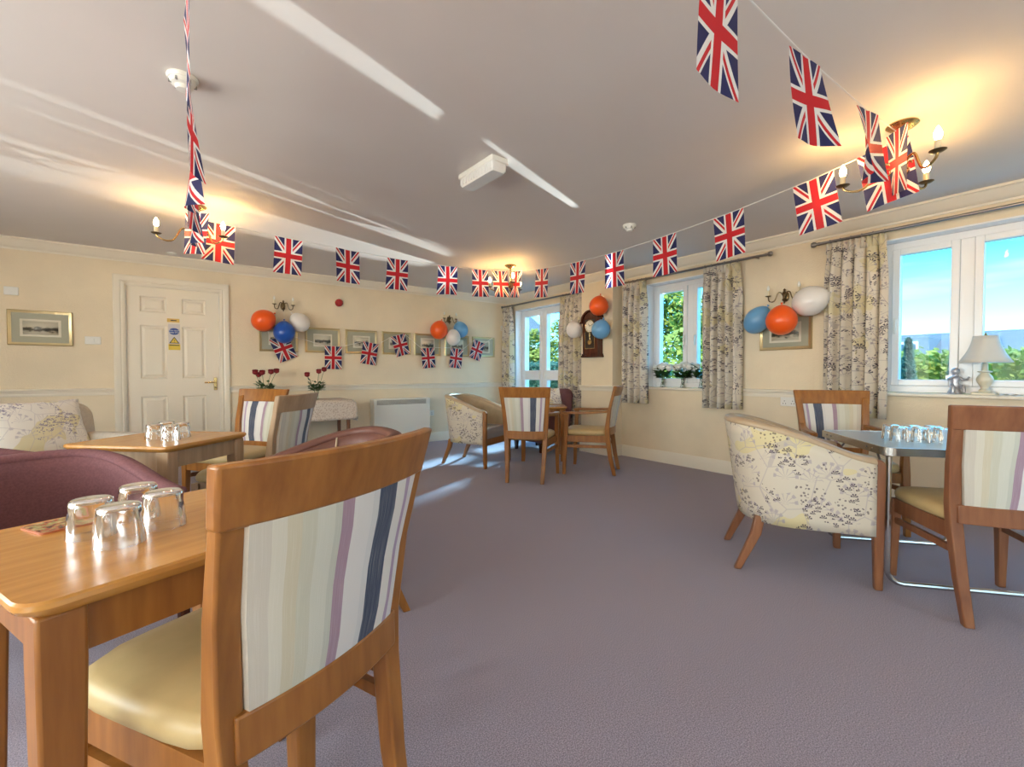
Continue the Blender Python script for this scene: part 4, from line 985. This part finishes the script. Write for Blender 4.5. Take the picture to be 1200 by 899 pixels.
for k in range(12):
    a = pi/2-k*pi/6; o = signtext('numeral', ROM[k], .020, (.060*cos(a), -.1092, .41+.060*sin(a)), SIGNK, dl); o.rotation_euler = (pi/2, -(a-pi/2), 0)
for ln, a in ((.045, 2.2), (.06, 0.4)): MB().tube([(0, -.1105, .41), (ln*cos(a), -.1105, .41+ln*sin(a))], .003, 4).build('hand', SIGNK, dl)
pd = MB().tube([(0, -.107, .33), (0, -.107, .20)], .003, 6).build('pendulum_rod', BRASS, ck)
MB().lathe([(.001, 0), (.034, .002), (.032, .006), (.001, .010)], 22, (0, -.105, .20), Matrix.Rotation(pi/2, 3, 'X')).build('pendulum_bob', BRASS, pd)
for q in (-1, 1): BX(q*.084-.003, q*.084+.003, -.1065, -.103, .12, .33).build('brass_bead', BRASS, ck)
BX(-.084, .084, -.1065, -.103, .114, .120).build('brass_bead', BRASS, ck)

# ------------------------------------------------------------------ sill things
SZ2, SZ3 = .875+.0285, .885+.0285
VP2 = [(.001, 0), (.030, 0), (.033, .006), (.024, .02), (.018, .06), (.017, .10), (.024, .13)]
for k, (yy, l, hs) in enumerate(((3.30, 'vase of white flowers at the left end of the middle window sill', [(-.09, .0, .20), (0, .03, .235), (.09, -.01, .21), (.02, -.05, .215), (-.04, .05, .21)]),
        (3.03, 'vase of white flowers in the centre of the middle window sill', [(-.09, .0, .205), (.0, .02, .235), (.085, .0, .22), (-.03, -.05, .21)]),
        (2.80, 'vase of white flowers half hidden by the curtain on middle sill', [(-.06, .0, .21), (.03, .03, .24), (.09, -.01, .21)]))):
    b_ = bouquet('white_flower_vase', l, 'flowers', (4.755, yy, SZ2), hs, WROSE, VP2, .10, .064, 10+k, 'white flowers on the window sill', .085); b_.rotation_euler = (0, 0, RAD(-90))
lp = thing('table_lamp', 'cream table lamp with bell shade on the wide window sill', 'lamp', (4.76, .578, SZ3))
CERAM = mat('cream_ceramic', (.70, .66, .52), .3); SHADE = mat('pale_lamp_shade', (.66, .66, .62), .8)
MB().loft([[(x, y_, z) for x, y_ in rrect(a, a, .008)] for a, z in ((.064, 0), (.064, .014), (.055, .020))]).build('base', CERAM, lp, bev=.002)
MB().lathe([(.03, .02), (.034, .03), (.022, .045), (.022, .055), (.030, .07), (.044, .095), (.047, .115), (.040, .135), (.026, .152), (.024, .16), (.040, .166), (.040, .172), (.018, .176), (.016, .22), (.012, .235)], 24).build('body', CERAM, lp)
def bell(r0, r1, z0, z1, n=6):
    return [(r1+(r0-r1)*(1-k/n)**1.7, z0+(z1-z0)*k/n) for k in range(n+1)]
loops = []
for r, z in bell(.145, .068, .235, .43): loops.append([((r*(1+.03*cos(6*a)))*cos(a), (r*(1+.03*cos(6*a)))*sin(a), z) for a in [2*pi*k/36 for k in range(36)]])
mb = MB(); mb.loft(loops, cap=False); mb.build('lamp_shade', SHADE, lp, solid=.003)
MB().tube([(.003, 0, .23), (.003, 0, .43)], .004, 6).build('stem', BRASS, lp)
MB().lathe([(.006, .428), (.010, .436), (.004, .45), (.001, .455)], 10).build('finial', BRASS, lp)
fg = thing('cherub_figurine', 'small silvery cherub figurine standing left of the lamp', 'figurine', (4.755, .735, SZ3), RAD(-60))
SILV = mat('silvered_resin', (.50, .50, .54), .3, .6, var=.25, vscale=60)
bm = [(0, 0, .0, .040), (0, 0, .035, .036), (0, .0, .06, .026), (0, .004, .085, .030), (0, .008, .115, .031), (0, .004, .14, .018)]
mb = MB(); mb.lathe([(.042, 0), (.044, .012), (.034, .03), (.030, .045), (.024, .05), (.001, .052)], 16); mb.build('rock_base', SILV, fg)
mb = MB(); mb.lathe([(.001, .045), (.026, .05), (.030, .065), (.024, .085), (.028, .105), (.026, .125), (.012, .14), (.010, .148)], 14)
mb.tube([(-.02, -.005, .06), (-.032, -.04, .062), (-.03, -.05, .04), (-.032, -.052, .012)], [.016, .014, .011, .009], 8)
mb.tube([(.02, -.005, .06), (.03, -.045, .058), (.034, -.048, .035), (.03, -.056, .012)], [.016, .014, .011, .009], 8)
mb.tube([(-.022, 0, .125), (-.046, -.018, .11), (-.035, -.045, .125), (-.012, -.05, .145)], [.011, .010, .008, .007], 8)
mb.tube([(.022, 0, .125), (.045, -.015, .105), (.05, -.045, .11), (.06, -.055, .13)], [.011, .010, .008, .007], 8)
mb.lathe([(.001, .143), (.018, .149), (.026, .168), (.024, .186), (.012, .197), (.001, .199)], 14, (0, -.004, 0)); mb.build('cherub_body', SILV, fg, ang=60)
for q in (-1, 1):
    MB().slab(lambda u, v, sd: (q*(.008+.032*u), .026+.016*u+(.004 if sd else 0), .095+.05*v*(1-.5*u)+.02*u), 6, 4, 0).build('wing', SILV, fg)
tag(MB().grid(lambda u, v: (4.73+.05*(v-.5)+.006*sin(9*u), .40+.10*u, SZ3+.002+.010*abs(sin(7*u+3*v))*min(1, 6*u*(1-u))), 14, 8).build('lace_doily', WCLOTH, None, solid=.002), 'crumpled white lace doily lying right of the table lamp', 'doily')

# ------------------------------------------------------------------ outside
GRASS = mat('lawn', (.14, .24, .05), .9, var=.25, vscale=3); PAVE = mat('pale_paving', (.55, .52, .47), .9, var=.1, vscale=2)
struct(BX(XW+T, 45, -30, 45, -.4, -.15).build('ground_lawn', GRASS))
struct(BX(XW+T, 7.4, -12, 20, -.2, -.13).build('ground_patio', PAVE))
def leaves(name, m, n, sampler, size, parent, seed, kind='stuff'):
    rnd = random.Random(seed); vs = []; fs = []
    for k in range(n):
        p = Vector(sampler(rnd)); a = Vector((rnd.gauss(0, 1), rnd.gauss(0, 1), rnd.gauss(0, 1))).normalized(); b_ = a.orthogonal().normalized(); s_ = size*rnd.uniform(.6, 1.3)
        a *= s_; b_ *= s_*.55; i = len(vs)
        vs += [tuple(p-a), tuple(p+b_), tuple(p+a), tuple(p-b_)]; fs.append((i, i+1, i+2, i+3))
    o = MB().add(vs, fs).build(name, m, parent, ang=180); o['kind'] = kind; return o
HG = foliage('sunlit_hedge_leaf', (.17, .21, .02), (.38, .38, .06)); HG2 = foliage('bluish_hedge_leaf', (.03, .08, .045), (.09, .17, .09))
TG = foliage('bright_tree_leaf', (.17, .23, .02), (.40, .42, .07)); CG = foliage('conifer_needles', (.03, .10, .075), (.10, .20, .14)); BARK = mat('bark', (.12, .08, .05), .9, var=.3, vscale=12)
def hedge(label, x0, x1, y0, y1, h_, m, n, seed):
    t = thing('garden_hedge', label, 'hedge', ((x0+x1)/2, (y0+y1)/2, -.15)); hx_, hy_ = (x1-x0)/2, (y1-y0)/2
    BX(-hx_+.08, hx_-.08, -hy_, hy_, 0, h_-.1).build('inner_growth', m, t)
    def smp(r):
        f = r.random()
        if f < .62: return (-hx_+r.gauss(0, .05), r.uniform(-hy_, hy_), r.uniform(0, h_))
        return (r.uniform(-hx_, hx_), r.uniform(-hy_, hy_), h_+r.gauss(0, .05)-.03)
    leaves('hedge_leaves', m, n, smp, .055, t, seed); return t
hedge('bright clipped hedge beyond the wide window', 9.0, 10.0, -3.0, 4.2, 1.50, HG, 9000, 1)
hedge('dark bluish hedge seen through the garden doors', 9.0, 10.0, 8.6, 16, 1.52, HG2, 9000, 2)
def tree(label, x, y_, zc, rx, rz, n, m, seed, trunk=True, size=.10):
    t = thing('garden_tree', label, 'tree', (x, y_, -.15))
    MB().tube([(0, 0, -.05), (.04, .02, zc*.5), (0, 0, zc)], [.10, .07, .04], 8).build('trunk', BARK, t)
    rnd0 = random.Random(seed); cl = [(rnd0.gauss(0, rx*.42), rnd0.gauss(0, rx*.42), zc+rnd0.gauss(0, rz*.42), rnd0.uniform(.28, .5)*rx) for _ in range(16)]
    def smp(r):
        c = r.choice(cl); d = Vector((r.gauss(0, 1), r.gauss(0, 1), r.gauss(0, 1))).normalized()*c[3]*(r.random()**.4)
        return (c[0]+d.x, c[1]+d.y, max(.25, c[2]+d.z))
    leaves('leaf_crown', m, n, smp, size, t, seed); return t
tree('leafy bright green tree filling the middle window', 10.0, 6.3, 2.1, 1.55, 1.5, 9000, TG, 3, size=.085)
tree('yellow-green round tree beyond the hedge through garden doors', 11.3, 13.6, 2.1, 1.0, .75, 5000, HG, 4, size=.07)
tree('second yellow-green tree, further left through garden doors', 11.5, 15.2, 1.75, .8, .55, 4000, HG, 5, size=.07)
def conifer(label, x, y_, h_, r_, seed):
    t = thing('conifer_shrub', label, 'shrub', (x, y_, -.15))
    MB().tube([(0, 0, -.05), (0, 0, h_*.9)], [.05, .015], 6).build('trunk', BARK, t)
    def smp(r):
        q = r.random()**.7; a = r.random()*2*pi; rr = r_*(1-q)*(.75+.35*r.random()); return (rr*cos(a), rr*sin(a), .08+h_*q)
    leaves('needle_sprays', CG, 3500, smp, .045, t, seed)
conifer('teal conifer shrub beside the floral curtain outside wide window', 8.0, 1.70, 1.60, .20, 6)
conifer('smaller teal conifer shrub left of the window mullion outside', 8.1, 1.27, 1.36, .18, 7)
# bungalow behind the hedge
TILE = mat('grey_roof_tiles', (.40, .37, .35), .8)
nt = TILE.node_tree; b = nt.nodes['Principled BSDF']; br = nt.nodes.new('ShaderNodeTexBrick'); br.inputs['Scale'].default_value = 4.0
br.inputs[1].default_value = (.17, .16, .155, 1); br.inputs[2].default_value = (.13, .125, .125, 1); br.inputs[3].default_value = (.05, .05, .055, 1); br.inputs['Mortar Size'].default_value = .035
tcx = nt.nodes.new('ShaderNodeTexCoord'); mpp = nt.nodes.new('ShaderNodeMapping'); mpp.inputs['Rotation'].default_value = (0, 0, pi/2); nt.links.new(tcx.outputs['Object'], mpp.inputs[0]); nt.links.new(mpp.outputs[0], br.inputs[0]); nt.links.new(br.outputs[0], b.inputs['Base Color'])
RENDER_ = mat('white_render', (.80, .78, .76), .9); DGLASS = mat('dark_window_glass', (.08, .12, .16), .08)
hs = thing('bungalow', 'low bungalow with grey tiled roof beyond the bright hedge', 'house', (25, 2.0, -.15))
BX(-3, 3, -7, 3.6, 0, 1.75).build('wall', RENDER_, hs)
MB().loft([[(-3.5, y_, 1.55), (3.5, y_, 1.55), (0, y_, 2.85)] for y_ in (-7.4, 4.0)]).build('roof', TILE, hs, ang=10)
dm_ = BX(-2.9, -.6, 2.15, 3.5, 1.5, 2.55).build('dormer', mat('slate_cladding', (.16, .18, .21), .8), hs)
wd_ = BX(-2.94, -2.9, 2.42, 3.12, 1.78, 2.40).build('dormer_window', RENDER_, dm_)
for q in (2.48, 2.82): BX(-2.96, -2.945, q, q+.22, 1.87, 2.31).build('pane', DGLASS, dm_)
MB().box(-.3, .3, -4.0, -3.4, 2.4, 3.3).build('chimney', mat('brick_red', (.35, .15, .10), .9), hs)
h2 = thing('white_house', 'pale house with grey roof seen through the garden doors', 'house', (13.5, 22.5, -.15))
BX(-3.5, 3.5, -2.5, 2.5, 0, 3.6).build('wall', RENDER_, h2)
MB().loft([[(x, -2.9, 3.5), (x, 2.9, 3.5), (x, 0, 5.4)] for x in (-3.9, 3.9)]).build('roof', TILE, h2, ang=10)
for q in (-2.6, -.6, 1.4):
    f_ = BX(q, q+1.1, -2.53, -2.495, 1.75, 2.75).build('window', UPVC, h2)
    BX(q+.08, q+.5, -2.55, -2.53, 1.83, 2.67).build('pane', DGLASS, f_); BX(q+.6, q+1.02, -2.55, -2.53, 1.83, 2.67).build('pane', DGLASS, f_)
fn_ = thing('garden_railing', 'pale blue metal railing outside the middle window', 'railing', (7.2, 5.0, -.15)); FM_ = mat('pale_blue_metal', (.35, .55, .65), .5)
for z in (.35, 1.0): BX(-.015, .015, -1.6, 1.6, z, z+.03).build('rail', FM_, fn_)
for k in range(17): BX(-.008, .008, -1.6+k*.2-.008, -1.6+k*.2+.008, 0 if k % 4 == 0 else .36, 1.02).build('baluster', FM_, fn_)
